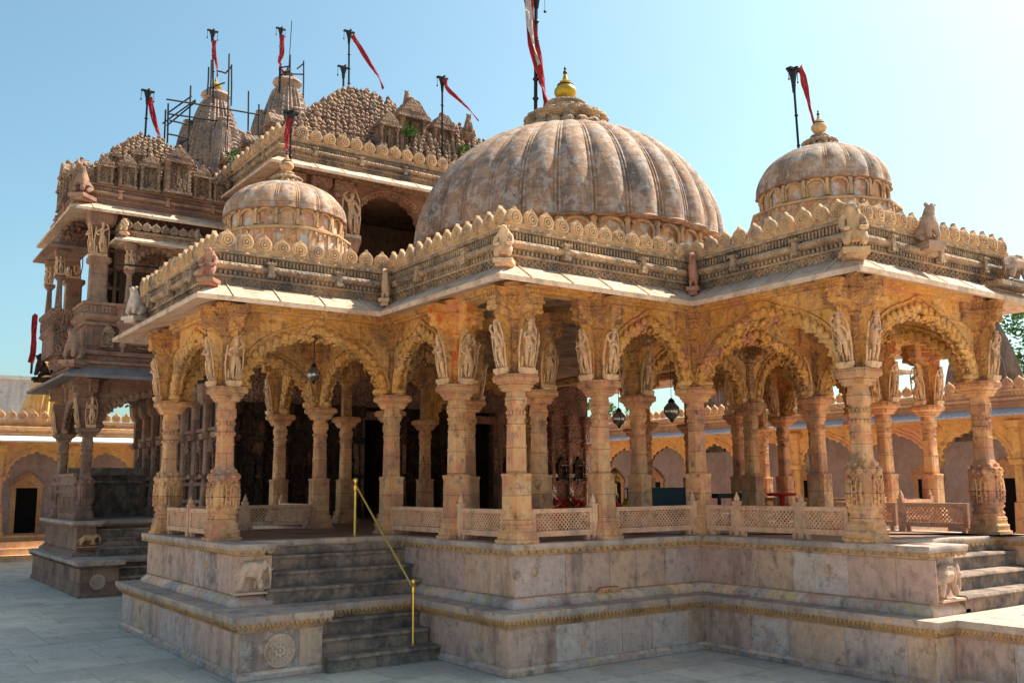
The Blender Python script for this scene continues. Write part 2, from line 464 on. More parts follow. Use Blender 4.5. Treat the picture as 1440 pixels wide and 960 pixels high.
# ---------------------------------------------------------------- shared building blocks
def cornice_parts(owner, path, vis, z, closed=True, merl=True, sc_=1.0, merl_sp=0.262, mats=('eave', 'cornice', 'merlon'), mscale=1.0, edges=None):
    """sloping stone eave, bands with diamonds and dentils, round moulding, row of medallions"""
    e = MB()
    e.sweep(path, [(.353, z - .07), (.353, z), (.02, z + .225), (-.35, z + .235), (-.35, z + .12), (-.2, z + .11)], closed)
    # joints between the eave slabs stand a little proud
    for x, y, a, i, L in along(vis, 0.19, 0.72):
        M = Mt(x, y, z + .118, a) @ Matrix.Rotation(0.0, 4, 'X')
        e.add([M @ Vector(p) for p in [(-.008, -.165, -.112), (.008, -.165, -.112), (.008, .17, .115), (-.008, .17, .115), (-.008, -.165, -.10), (.008, -.165, -.10), (.008, .17, .127), (-.008, .17, .127)]], [(0, 3, 2, 1), (4, 5, 6, 7), (0, 1, 5, 4), (1, 2, 6, 5), (2, 3, 7, 6), (3, 0, 4, 7)])
    e.obj('eave', mats[0], owner)
    c = MB()
    c.sweep(path, [(-.02, z + .2), (-.02, z + .335), (.02, z + .335), (.035, z + .36), (.02, z + .375), (-.03, z + .375), (-.03, z + .44), (.04, z + .45), (.075, z + .475), (.085, z + .50), (.075, z + .53), (.03, z + .555), (-.03, z + .56), (-.03, z + .675), (.03, z + .68), (.04, z + .70), (.03, z + .72), (-.25, z + .72), (-.25, z + .2)], closed)
    for x, y, a, i, L in along(vis, -.02, 0.105):
        M = Mt(x, y, z + .285, a) @ Matrix.Rotation(R(45), 4, 'Y')
        for s in (-1, 1):
            c.box(-.036, -.022, s * .03 - .007, .036, .005, s * .03 + .007, M)
            c.box(s * .03 - .007, -.02, -.036, s * .03 + .007, .005, .036, M)
    for x, y, a, i, L in along(vis, -.03, 0.07):
        c.box(-.02, -.035, 0, .02, .005, .055, Mt(x, y, z + .38, a))
    for x, y, a, i, L in along(vis, -.03, 0.055):
        c.box(-.014, -.032, 0, .014, .005, .09, Mt(x, y, z + .575, a))
    for x, y, a, i, L in along(vis, .06, 1.35, pad=.3):
        M = Mt(x, y, z + .38, a)
        c.box(-.055, -.06, 0, .055, .03, .05, M); c.box(-.04, -.05, .05, .04, .03, .19, M); c.box(-.07, -.07, .19, .07, .03, .22, M)
    c.obj('cornice', mats[1], owner)
    if merl:
        me = merlon_mesh(mats[2])
        b = MB()
        b.sweep(path, [(-.03, z + .718), (.012, z + .718), (.012, z + .80), (-.03, z + .80)], closed)
        for x, y, a, i, L in along(vis, .012, merl_sp):
            M = Mt(x + math.cos(a) * L / 2, y + math.sin(a) * L / 2, z + .775, a) @ Matrix.Rotation(R(45), 4, 'Y')
            b.box(-.022, -.006, -.022, .022, .004, .022, M)
        b.obj('parapet_base', mats[2], owner)
        for x, y, a, i, L in along(vis, 0, merl_sp):
            inst('medallion', me, owner, (x, y, z + .735), a + random.uniform(-.04, .04), (mscale * random.uniform(.93, 1.03), mscale, mscale * random.uniform(.93, 1.06)))

_mm = {}
def merlon_mesh(mat):
    if mat in _mm: return _mm[mat]
    m = MB()
    pts = []
    n = 18
    for i in range(n + 1):
        a = R(-50) + (PI + R(100)) * i / n
        r = .122
        x = r * math.cos(a); z_ = .125 + r * math.sin(a)
        if abs(a - PI / 2) < .3: z_ += .045 * (1 - abs(a - PI / 2) / .3)
        pts.append((x, z_))
    m.loft([[(x, .03, z_) for x, z_ in pts], [(x, -.02, z_) for x, z_ in pts], [(x * .9, -.034, .125 + (z_ - .125) * .9) for x, z_ in pts]])
    for r, d in ((.085, .046), (.05, .054)):
        rr = []
        for rad, y in ((r + .012, -.03), (r + .008, -d), (r - .008, -d), (r - .014, -.036)):
            rr.append([(rad * math.cos(2 * PI * k / 16), y, .125 + rad * math.sin(2 * PI * k / 16)) for k in range(16)])
        m.loft(rr, True, False)
    m.ball((0, -.034, .125), .026, 8, 4)
    _mm[mat] = m.mesh('medallion', mat)
    return _mm[mat]

def arch_mb(L, rise=.81, foot=.26, top=1.16, cusps=11, th=.07, beads=True, ringw=.17, side=.1):
    """multifoil arch between two columns L apart, in the xz plane, centred on x=0, springing at z=0"""
    m = MB()
    a = L / 2 - foot
    n = cusps * 6
    inner = []; ring = []; outer = []
    for i in range(n + 1):
        t = PI * i / n
        s = 1 - .075 * (1 - abs(math.sin(cusps * t))) ** 1.5
        pw = 1.0 + .10 * math.exp(-((t - PI / 2) / .16) ** 2)
        inner.append((a * s * math.cos(t), rise * s * pw * math.sin(t)))
        ring.append(((a + ringw * .8) * math.cos(t), (rise + ringw) * pw * math.sin(t)))
        d = Vector((math.cos(t) * a, math.sin(t) * rise + 1e-6))
        bx = L / 2 - side
        k = min(bx / max(abs(d.x), 1e-5), top / max(d.y, 1e-5))
        q = (d.x * k, d.y * k)
        rx, rz_ = ring[-1]
        if q[1] < rz_ or abs(q[0]) < abs(rx): q = (max(-bx, min(bx, rx * 1.0)), min(top, rz_))
        outer.append(q)
    def strip(A, B, y0, y1):
        rings = []
        for (ax, az), (bx_, bz) in zip(A, B):
            rings.append([(ax, y0, az), (bx_, y0, bz), (bx_, y1, bz), (ax, y1, az)])
        m.loft(rings, True, True)
    strip(inner, outer, -th * .55, th * .55)
    r2 = [(x * .93, z * .93) for x, z in ring]
    strip(inner, r2, -th, th)
    # outer moulding
    m.tube([(x, 0, z) for x, z in ring], .028, 5)
    for y in (-th * .75, th * .75):
        m.tube([(x * 1.03, y, z * 1.03) for x, z in ring], .02, 5)
    if beads:
        nb = int((a + rise) * 2 * 6.5)
        for i in range(nb):
            t = PI * (i + .5) / nb
            x = (a + ringw * .45) * math.cos(t); z = (rise + ringw * .52) * math.sin(t) * (1.0 + .08 * math.exp(-((t - PI / 2) / .2) ** 2))
            for y in (-th, th):
                m.ball((x, y, z), .062, 7, 4, (1, .6, 1.1))
            x2 = (a - .0) * math.cos(t); z2 = (rise) * math.sin(t)
            for y in (-th * .8, th * .8):
                m.ball((x2, y, z2), .034, 6, 4)
                m.ball(((a - .035) * math.cos(t + .03), y * .6, (rise - .03) * math.sin(t + .03)), .022, 5, 3)
    for s in (-1, 1):   # rolled feet on the capitals
        m.ball((s * (a + .02), 0, .045), .10, 10, 6, (1.3, .9, .75))
        m.tube([(s * (a - .05), 0, .05), (s * (a + .08), 0, .03), (s * (a + .16), 0, .12)], [.05, .075, .06], 8)
    return m
_am = {}
def arch(owner, p, q, z=3.76, mat='arch', name='arch', **kw):
    p = Vector(p); q = Vector(q); L = (q - p).length
    key = (round(L, 2), mat, tuple(sorted(kw.items())))
    if key not in _am:
        _am[key] = arch_mb(L, **kw).mesh('arch', mat)
    c = (p + q) / 2
    return inst(name, _am[key], owner, (c.x, c.y, z), math.atan2(q.y - p.y, q.x - p.x))

# ---- bracket figures: dancers and musicians standing on column capitals
def figure_mb(kind):
    s = 1
    hip = Vector((.022, 0, .30)); 
    V = [(hip, .050), ((.0, -.002, .36), .037), ((-.018, 0, .43), .048), ((-.012, 0, .475), .030), ((-.004, 0, .50), .020), ((.002, -.006, .545), .038), ((.004, 0, .585), .028),
         ((.052, -.005, .285), .040), ((.060, -.03, .17), .026), ((.050, -.005, .06), .018), ((.05, -.035, .03), .016),
         ((-.020, -.005, .285), .038), ((-.035, -.035, .17), .026), ((.0, -.0, .06), .018), ((-.0, -.035, .03), .016)]
    Ed = [(0, 1), (1, 2), (2, 3), (3, 4), (4, 5), (5, 6), (0, 7), (7, 8), (8, 9), (9, 10), (0, 11), (11, 12), (12, 13), (13, 14)]
    arms = {0: [[(-.068, 0, .462), (-.115, -.01, .40), (-.06, -.045, .36)], [(.045, 0, .468), (.105, -.01, .53), (.045, -.01, .60)]],
            1: [[(-.065, 0, .462), (-.10, -.04, .40), (-.02, -.075, .42)], [(.045, 0, .465), (.09, -.03, .39), (.03, -.075, .40)]],
            2: [[(-.07, 0, .47), (-.12, -.01, .54), (-.05, -.02, .60)], [(.045, 0, .465), (.10, 0, .38), (.095, -.01, .28)]]}[kind]
    for arm in arms:
        i = len(V)
        for p, r in zip(arm, (.023, .018, .017)): V.append((p, r))
        Ed += [(3, i), (i, i + 1), (i + 1, i + 2)]
    mb = skin_mesh('f', [(tuple(v), r) for v, r in V], Ed, None, 1)
    mb.ball((-.035, -.045, .43), .022, 7, 5); mb.ball((.005, -.045, .43), .022, 7, 5)
    mb.ball((.003, .012, .60), .028, 7, 5)
    mb.ball((.003, -.038, .54), .008, 5, 3)
    for i in range(7):      # necklace, crown, bangles
        a = -PI * (i + .5) / 7
        mb.ball((-.005 + .034 * math.cos(a), -.048, .475 + .03 * math.sin(a)), .008, 5, 3)
    mb.lathe([(.034, .575), (.038, .59), (.03, .60), (.026, .625), (.012, .645), (.002, .66)], 8, (.003, .0))
    for c in ((.052, -.014, .13), (-.02, -.02, .12), (.05, -.004, .07), (.0, -.0, .07)):
        mb.lathe([(.030, c[2] - .006), (.034, c[2]), (.030, c[2] + .006)], 7, (c[0], c[1]))
    mb.tube([(-.05, -.035, .27), (.0, -.06, .235), (.07, -.045, .27)], .010, 5)
    mb.tube([(.02, -.055, .29), (.015, -.06, .16), (.02, -.05, .05)], [.012, .009, .014], 5)
    # frame and props around the figure
    mb.box(-.10, -.06, -.035, .11, .035, .02)
    mb.box(-.085, -.05, -.06, .095, .03, -.035)
    mb.tube([(.10, .01, .02), (.125, .01, .25), (.115, .01, .48), (.06, .01, .62)], .012, 5)
    mb.tube([(-.10, .01, .02), (-.13, .01, .25), (-.115, .01, .5), (-.05, .01, .63), (.06, .01, .64)], .012, 5)
    mb.tube([(.06, -.01, .24), (.09, -.02, .14), (.085, -.01, .03)], .011, 5)
    mb.tube([(-.035, -.02, .26), (-.085, -.02, .16), (-.075, -.01, .03)], .011, 5)
    for i in range(10):
        a = 2 * PI * i / 10
        mb.ball((.022 + .052 * math.cos(a), -.004 + .05 * math.sin(a), .298), .011, 5, 3)
    return mb
FIG = [figure_mb(k).mesh('bracket_figure', 'figure') for k in (0, 1, 2)]

# ---- columns; z is measured from the terrace
def base_mb():
    m = MB()
    stack(m, [(0, .235, 's'), (.05, .235, 's'), (.055, .21, 's'), (.11, .205, 's'), (.12, .212, 's'), (.14, .208, 's'), (.15, .19, 's'), (.2, .184, 's'), (.205, .192, 's'), (.235, .186, 's')])
    for r in range(4):
        M = Matrix.Rotation(R(90) * r, 4, 'Z')
        for k in range(5):
            m.box(-.13 + .056 * k, -.209, .06, -.10 + .056 * k, -.19, .105, M)
    return m
def shaft_plain():
    m = MB()
    stack(m, [(.235, .158, 's'), (.86, .152, 's'), (.865, .162, 's'), (.885, .166, 's'), (.90, .156, 's')])
    stack(m, [(.895, .134, 'o'), (1.24, .129, 'o'), (1.245, .136, 'o'), (1.27, .136, 'o'), (1.275, .127, 'o'), (1.52, .123, 'o'), (1.525, .131, 'o'), (1.54, .131, 'o'),
              (1.55, .120, 'c'), (1.62, .118, 'c'), (1.63, .130, 'c'), (1.65, .130, 'c'), (1.66, .120, 'o'), (1.76, .118, 'o'), (1.765, .128, 'o'), (1.79, .128, 'o'), (1.8, .118, 's'), (1.9, .118, 's'), (1.905, .131, 'c'), (1.93, .136, 'c'), (1.95, .126, 'c'), (2.02, .14, 'c')])
    for k in range(16):
        a = 2 * PI * k / 16
        m.ball((.125 * math.cos(a), .125 * math.sin(a), 1.70), .018, 5, 3, (1, 1, 1.6))
    for r in range(4):
        M = Matrix.Rotation(R(90) * r, 4, 'Z')
        m.box(-.012, -.157, .3, .012, -.148, .82, M)
        for k in (-1, 0, 1):
            m.add([M @ Vector(p) for p in [(k * .08 - .035, -.165, .865), (k * .08 + .035, -.165, .865), (k * .08, -.160, .80), (k * .08 - .035, -.145, .865), (k * .08 + .035, -.145, .865), (k * .08, -.145, .80)]], [(0, 1, 2), (0, 2, 5, 3), (1, 4, 5, 2)])
    return m
def shaft_carved():
    m = MB()
    stack(m, [(.235, .19, 's'), (.27, .2, 'c'), (.30, .222, 'c'), (.33, .2, 'c'), (.36, .19, 'c'), (.38, .215, 'c'), (.40, .225, 'c'), (.42, .215, 'c')])
    rings = []
    for k in range(19):
        t = k / 18
        z = .41 + .66 * t
        h = .205 + .028 * math.sin(PI * min(1, t * 1.15)) - (.075 * max(0, (t - .72) / .28) ** 1.3)
        rings.append([(x * (1 + .045 * noise.noise(Vector((x * 14, y * 14, z * 14)))), y * (1 + .035 * noise.noise(Vector((x * 14, y * 14, z * 14 + 5)))), z) for x, y, _ in rd(h, z, 'o')])
    m.loft(rings)
    # little standing figures in niches all round
    for k in range(8):
        a = 2 * PI * k / 8 + R(22.5)
        c = Vector((math.cos(a), math.sin(a), 0)); t_ = Vector((-math.sin(a), math.cos(a), 0))
        p = c * .215
        big = 1.0 if k % 2 else .85
        for dz, r, sx in ((.50, .022, 0), (.56, .026, .004), (.62, .030, -.006), (.68, .027, 0), (.725, .018, .003), (.757, .022, .004)):
            q = p + t_ * sx
            m.ball((q.x, q.y, .44 + (dz - .44) * big + .02), r, 7, 5, (1, 1, 1.5))
        for s in (-1, 1):
            pts = [p + t_ * s * .052 + Vector((0, 0, .45)), p + t_ * s * .058 + Vector((0, 0, .70)), p + t_ * s * .04 + Vector((0, 0, .79)), p + c * .005 + Vector((0, 0, .83))]
            m.tube(pts, .012, 5)
            q = p + t_ * s * .028
            m.tube([q + Vector((0, 0, .69)), p + t_ * s * .045 + Vector((0, 0, .63)), p + c * .02 + t_ * s * .02 + Vector((0, 0, .6))], .009, 5)
    for k in range(8):
        a = 2 * PI * k / 8
        for dz in (.47, .55, .63, .71, .8, .87):
            m.ball((.212 * math.cos(a), .212 * math.sin(a), dz), .022, 6, 4)
        m.ball((.19 * math.cos(a + .39), .19 * math.sin(a + .39), .90), .05, 8, 5, (1, 1, 1.1))
        m.ball((.165 * math.cos(a), .165 * math.sin(a), .98), .035, 7, 5)
    stack(m, [(1.05, .136, 'o'), (1.35, .130, 'o'), (1.36, .139, 'o'), (1.38, .139, 'o'), (1.39, .128, 'o'), (1.6, .124, 'o'), (1.61, .134, 'c'), (1.63, .134, 'c'), (1.64, .124, 'c'), (1.7, .122, 'c'), (1.71, .132, 'c'), (1.73, .132, 'c'), (1.75, .122, 's'), (1.88, .120, 's'), (1.9, .136, 'c'), (1.94, .136, 'c'), (1.96, .13, 'c'), (2.02, .14, 'c')])
    for k in range(16):
        a = 2 * PI * k / 16
        m.ball((.128 * math.cos(a), .128 * math.sin(a), 1.52), .02, 5, 3, (1, 1, 1.7))
        m.ball((.126 * math.cos(a), .126 * math.sin(a), 1.67), .018, 5, 3, (1, 1, 1.6))
    return m
def capital_mb():
    m = MB()
    stack(m, [(1.98, .14, 's'), (2.0, .165, 's'), (2.03, .165, 's'), (2.035, .185, 's'), (2.06, .19, 's'), (2.065, .175, 's'), (2.08, .205, 's'), (2.10, .225, 's'), (2.105, .243, 's'), (2.185, .243, 's'), (2.19, .225, 's'), (2.2, .22, 's')])
    for r in range(4):
        M = Matrix.Rotation(R(90) * r, 4, 'Z')
        for k in range(9):
            m.box(-.172 + .043 * k - .013, -.250, 2.115, -.172 + .043 * k + .013, -.23, 2.175, M)
    return m
def bracket_mb():
    m = MB()
    stack(m, [(2.2, .09, 's'), (2.26, .09, 's'), (2.27, .105, 's'), (2.29, .09, 's')] + [q for k in range(9) for q in ((2.30 + k * .065, .088, 's'), (2.345 + k * .065, .088, 's'), (2.35 + k * .065, .10, 's'), (2.358 + k * .065, .10, 's'))] + [(2.9, .11, 's'), (2.92, .14, 's'), (2.95, .12, 's')])
    stack(m, [(2.95, .13, 's'), (3.0, .16, 's'), (3.06, .15, 's'), (3.10, .2, 's'), (3.2, .19, 's'), (3.21, .225, 's'), (3.23, .225, 's'), (3.24, .2, 's'), (3.34, .21, 's'), (3.35, .25, 's'), (3.42, .25, 's')])
    for r in range(4):
        M = Matrix.Rotation(R(90) * r, 4, 'Z')
        # projecting arms with a curved lower edge
        prof = [(.12, 3.02), (.20, 2.98), (.26, 3.0), (.30, 3.06), (.36, 3.05), (.40, 3.10), (.40, 3.2), (.12, 3.2)]
        m.loft([[M @ Vector((-.085, -x, z)) for x, z in prof], [M @ Vector((.085, -x, z)) for x, z in prof]])
        m.box(-.105, -.43, 3.2, .105, -.1, 3.235, M)
        m.box(-.095, -.41, 3.235, .095, -.1, 3.33, M)
        for k in range(4):
            m.box(-.08 + k * .047, -.42, 3.245, -.056 + k * .047, -.40, 3.32, M)
        m.box(-.115, -.44, 3.33, .115, -.1, 3.36, M)
        for s in (-1, 1):
            m.ball(M @ Vector((s * .06, -.38, 3.09)), .045, 7, 5)
    return m
def wedge_mb():
    """plain slanting board behind a figure, facing -Y"""
    m = MB()
    m.loft([[(s * .02, -.09, 2.2), (s * .02, -.20, 2.2), (s * .02, -.32, 3.0), (s * .02, -.09, 3.0)] for s in (-1, 1)])
    return m
CM = {}
def colmesh(mat):
    if mat not in CM:
        CM[mat] = dict(base=base_mb().mesh('base', mat), plain=shaft_plain().mesh('column', mat), carved=shaft_carved().mesh('column', mat), cap=capital_mb().mesh('capital', mat), br=bracket_mb().mesh('bracket', 'bracket' if mat == 'column' else mat), wedge=wedge_mb().mesh('bracket_board', 'arch' if mat == 'column' else mat))
    return CM[mat]
def column(owner, x, y, z=1.556, kind='plain', figs='', mat='column', seed=0, s=1.0):
    c = colmesh(mat)
    o = inst('column', c[kind], owner, (x, y, z), 0, s)
    inst('base', c['base'], o); inst('capital', c['cap'], o); inst('bracket', c['br'], o)
    for i, f in enumerate(figs):
        a = {'S': 0, 'E': 90, 'N': 180, 'W': -90}[f]
        M = Matrix.Rotation(R(a), 4, 'Z')
        inst('bracket_board', c['wedge'], o, (0, 0, 0), R(a))
        k = inst('bracket_figure', FIG[(seed + i * 2 + 1) % 3], o)
        k.matrix_parent_inverse = Matrix()
        k.matrix_basis = M @ Matrix.Translation((0, -.235, 2.262)) @ Matrix.Rotation(R(9), 4, 'X') @ Matrix.Scale(1.03, 4)
    return o

# ================================================================ pillared hall (front building)
hall = thing('pillared_hall', 'ochre sandstone hall with open arches on carved pillars and three ribbed domes', 'temple hall', loc=(0, 0, 0))
CX, CY = 5.33, 5.34
# outlines, counter-clockwise; the first is the ground-level plinth
LB = [(-2.73, 7.44), (-2.73, 1.77), (-1.65, 1.77), (-1.65, 2.36), (0, 2.36), (0, 0), (3.387, 0), (3.387, -3.53), (3.75, -3.53), (3.75, -5.7), (4.5, -5.7), (4.5, -3.75), (6.3, -3.75), (6.3, -5.7), (7.0, -5.7), (7.0, -3.53), (7.27, -3.53), (7.27, 0), (10.66, 0), (10.66, 3.1), (13.4, 3.1), (13.4, 7.5), (10.66, 7.5), (10.66, 11.4), (0, 11.4), (0, 7.44)]
US = [(-2.53, 7.24), (-2.53, 2.68), (-1.93, 2.68), (-1.93, 3.35), (.2, 3.35), (.2, .2), (3.587, .2), (3.587, -3.4), (4.42, -3.4), (4.42, -2.62), (6.6, -2.62), (6.6, -3.4), (7.1, -3.4), (7.1, .2), (10.46, .2), (10.46, 3.3), (13.2, 3.3), (13.2, 7.3), (10.46, 7.3), (10.46, 11.6), (.2, 11.6), (.2, 7.24)]
RF = [(-2.73, 7.25), (-2.73, 3.2), (0, 3.2), (0, 0), (3.387, 0), (3.387, -2.74), (7.27, -2.74), (7.27, 0), (10.66, 0), (10.66, 3.2), (13.4, 3.2), (13.4, 7.5), (10.66, 7.5), (10.66, 11.4), (0, 11.4), (0, 7.25)]
def vis_path(P, a, b): return P[a:b]
p = MB()
p.sweep(LB, [(.035, 0.002), (.03, .07), (.0, .10), (0, .56), (.012, .565), (.012, .655), (-.3, .655), (-.3, 0.002)])
p.obj('lower_plinth_wall', 'plinth', hall)
p = MB()
z = .655
rings = [[(x, y, .665) for x, y in offset(LB, .09)], [(x, y, .70) for x, y in offset(LB, .105)], [(x, y, .755) for x, y in offset(LB, .105)]]
p.loft(rings)
p.obj('lower_plinth_ledge', 'plinthtop', hall)
f = MB()
visLB = LB[0:14]
for x, y, a, i, L in along(visLB, .085, .062):
    M = Mt(x, y, 0, a)
    f.add([M @ Vector(q) for q in [(-.03, -.012, .668), (.03, -.012, .668), (0, -.012, .615), (-.03, .012, .668), (.03, .012, .668), (0, .012, .615)]], [(0, 2, 1), (3, 4, 5), (0, 3, 5, 2), (1, 2, 5, 4)])
# lattice band under the fringe
for x, y, a, i, L in along(visLB, .012, .045):
    for s in (-1, 1):
        M = Mt(x, y, .600, a) @ Matrix.Rotation(R(45) * s, 4, 'Y')
        f.box(-.026, -.008, -.004, .026, .003, .004, M)
f.sweep(visLB, [(.02, .566), (.02, .576), (.0, .576), (.0, .566)], False)
f.obj('ledge_fringe', 'fringe', hall)
UBODY = offset(US, -.13)
p = MB()
p.sweep(US, [(-.02, .757), (-.02, .80), (-.05, .84), (-.10, .875), (-.10, .885), (-.13, .89), (-.13, 1.40), (-.115, 1.405), (-.115, 1.465), (-.6, 1.465), (-.6, .757)] if False else [(-.02, .757), (-.02, .80), (-.05, .84), (-.10, .875), (-.115, .885), (-.13, .89), (-.13, 1.40), (-.118, 1.405), (-.118, 1.465), (-.3, 1.465), (-.3, .757)])
p.obj('upper_plinth_wall', 'plinth', hall)
p = MB()
p.loft([[(x, y, 1.470) for x, y in offset(US, -.02)], [(x, y, 1.50) for x, y in US], [(x, y, 1.545) for x, y in US], [(x, y, 1.556) for x, y in offset(US, -.008)]])
p.obj('terrace_edge', 'plinthtop', hall)
p = MB()
p.loft([[(x, y, 1.54) for x, y in offset(US, -.30)], [(x, y, 1.561) for x, y in offset(US, -.30)]])
p.obj('terrace_floor', 'floor', hall)
f = MB()
visUS = US[0:14]
for x, y, a, i, L in along(visUS, -.02, .12):
    M = Mt(x, y, 0, a)
    pts = [(-.055, 1.475), (.055, 1.475), (.045, 1.448), (.02, 1.436), (0, 1.425), (-.02, 1.436), (-.045, 1.448)]
    f.loft([[M @ Vector((u, -.012, v)) for u, v in pts], [M @ Vector((u, .01, v)) for u, v in pts]])
for x, y, a, i, L in along(visUS, -.118, .05):
    f.box(-.016, -.01, 0, .016, .003, .035, Mt(x, y, 1.418, a))
f.sweep(visUS, [(-.10, .885), (-.10, .872), (-.13, .872), (-.13, .885)], False)
f.obj('terrace_fringe', 'fringe', hall)
# facing slabs of the plinth, each with its own tone
SLAB = []
for i_, (cs, st, gn) in enumerate([([(0.42, 0.36, 0.34), (0.46, 0.39, 0.36), (0.34, 0.30, 0.29)], .7, 1.2), ([(0.42, 0.31, 0.27), (0.46, 0.35, 0.30), (0.38, 0.31, 0.28)], .75, 1.2),
                                   ([(0.44, 0.33, 0.25), (0.49, 0.37, 0.28), (0.38, 0.32, 0.28)], .7, 1.2), ([(0.22, 0.19, 0.18), (0.34, 0.28, 0.26), (0.44, 0.37, 0.33)], .85, 1.1), ([(0.44, 0.38, 0.36), (0.48, 0.42, 0.38), (0.38, 0.33, 0.32)], .6, 1.25)]):
    MAT['slab%d' % i_] = stone('plinth slab tone', cs, 2.4, st, (0.07, 0.06, 0.06), gain=gn, stain_scale=2.6, white=.35 if i_ in (3, 4) else 0)
rs_ = random.Random(11)
def slab_run(path, off, z0, z1, owner, wmin=.42, wmax=1.0, base=None):
    pts = offset(path, off, False)
    for a, b in zip(pts, pts[1:]):
        A = Vector(a); B = Vector(b); L = (B - A).length
        if L < .12: continue
        an = math.atan2(B.y - A.y, B.x - A.x); x = .004
        while x < L - .02:
            w_ = rs_.uniform(wmin, wmax)
            if L - x - w_ < .2: w_ = L - x - .004
            f = MB(); M = Mt(A.x, A.y, 0, an); d = rs_.uniform(.008, .013)
            x1_ = x + w_ - .007
            f.loft([[M @ Vector(q) for q in ((x, .004, z0), (x1_, .004, z0), (x1_, .004, z1), (x, .004, z1))],
                    [M @ Vector(q) for q in ((x, -d + .004, z0), (x1_, -d + .004, z0), (x1_, -d + .004, z1), (x, -d + .004, z1))],
                    [M @ Vector(q) for q in ((x + .005, -d, z0 + .005), (x1_ - .005, -d, z0 + .005), (x1_ - .005, -d, z1 - .005), (x + .005, -d, z1 - .005))]])
            f.obj('plinth_slab', 'slab%d' % rs_.choice([0, 1, 1, 2, 2, 3, 4, 0]), owner)
            x += w_
slab_run(LB[0:3], 0, .105, .555, hall)
slab_run(LB[4:8], 0, .105, .555, hall)
slab_run(LB[8:10], 0, .105, .555, hall)
slab_run(US[0:3], -.13, .892, 1.398, hall)
slab_run(US[4:8], -.13, .892, 1.398, hall)
slab_run(LB[0:3], .034, .004, .062, hall, .3, .7)
slab_run(LB[4:8], .034, .004, .062, hall, .3, .7)

# rosettes carved on the plinth
def rosette_mb(r):
    m = MB()
    for rad, w_, d in ((1, .10, .012), (.80, .05, .02), (.55, .07, .02), (.28, .10, .03)):
        rr = []
        for q, y in ((rad + .02, .004), (rad, -d), (rad - w_, -d), (rad - w_ - .02, .004)):
            rr.append([(r * q * math.cos(2 * PI * k / 28), y, r * q * math.sin(2 * PI * k / 28)) for k in range(28)])
        m.loft(rr, True, False)
    m.loft([[(r * math.cos(2 * PI * k / 28), .003, r * math.sin(2 * PI * k / 28)) for k in range(28)], [(r * .98 * math.cos(2 * PI * k / 28), -.006, r * .98 * math.sin(2 * PI * k / 28)) for k in range(28)]])
    for k in range(24):
        a = 2 * PI * k / 24
        m.ball((r * .89 * math.cos(a), -.012, r * .89 * math.sin(a)), r * .075, 6, 4, (1, .6, 1))
    for k in range(16):
        a = 2 * PI * k / 16
        m.ball((r * .66 * math.cos(a), -.012, r * .66 * math.sin(a)), r * .09, 6, 4, (1, .6, 1))
    for k in range(8):
        a = 2 * PI * k / 8
        m.ball((r * .34 * math.cos(a), -.02, r * .34 * math.sin(a)), r * .11, 6, 4, (1, .7, 1))
    m.ball((0, -.02, 0), r * .14, 8, 5)
    return m
big_ros = rosette_mb(.20).mesh('rosette', 'relief')
sm_ros = rosette_mb(.075).mesh('rosette', 'relief')
inst('rosette', big_ros, hall, (-2.22, 1.756, .32))
US_y = .318
for x, y, a in ((.62, US_y, 0), (2.35, US_y, 0), (.318, 2.35, -90), (3.705, -1.9, -90), (-2.412, 5.9, -90), (-2.412, 4.1, -90)):
    inst('rosette', sm_ros, hall, (x, y, 1.20), R(a))
# elephants carved on the stair cheeks
def elephant_mb(full=False):
    V = [((0, 0, .26), .115), ((.10, 0, .27), .12), ((-.12, 0, .27), .12), ((-.21, 0, .26), .095), ((.20, 0, .31), .08),
         ((.265, -.02, .34), .06), ((.315, -.03, .29), .035), ((.34, -.03, .21), .026), ((.345, -.03, .12), .02), ((.31, -.03, .07), .017),
         ((.14, -.05, .15), .06), ((.17, -.06, .03), .048), ((.13, .05, .15), .055), ((.09, .05, .03), .04),
         ((-.19, -.05, .15), .06), ((-.24, -.06, .03), .048), ((-.18, .05, .15), .045), ((-.14, .05, .03), .035), ((-.275, 0, .2), .014), ((-.28, 0, .1), .01)]
    E_ = [(0, 1), (0, 2), (2, 3), (1, 4), (4, 5), (5, 6), (6, 7), (7, 8), (8, 9), (1, 10), (10, 11), (1, 12), (12, 13), (3, 14), (14, 15), (3, 16), (16, 17), (3, 18), (18, 19)]
    m = skin_mesh('e', V, E_, None, 1)
    m.ball((.215, -.075, .32), .06, 8, 5, (.8, .3, 1.1))
    m.ball((.215, .06, .32), .06, 8, 5, (.8, .3, 1.1))
    m.tube([(.30, -.055, .28), (.35, -.06, .26), (.39, -.055, .28)], [.012, .01, .005], 5)
    m.box(-.30, -.10, -.02, .36, .10, .005)
    m.box(-.10, -.09, .345, .06, .09, .36)
    return m
ELE = elephant_mb().mesh('elephant', 'relief')
for x, y in ((-2.24, 2.77), (4.02, -3.31)):
    inst('elephant_relief', ELE, hall, (x - .0, y + .0, .93), 0, (.76, .9, 1.08))
small_ele = elephant_mb().mesh('elephant', 'column')
inst('elephant_relief', small_ele, hall, (1.75, .28, .79), 0, .38)
inst('elephant_relief', small_ele, hall, (1.98, .28, .79), PI, .38)

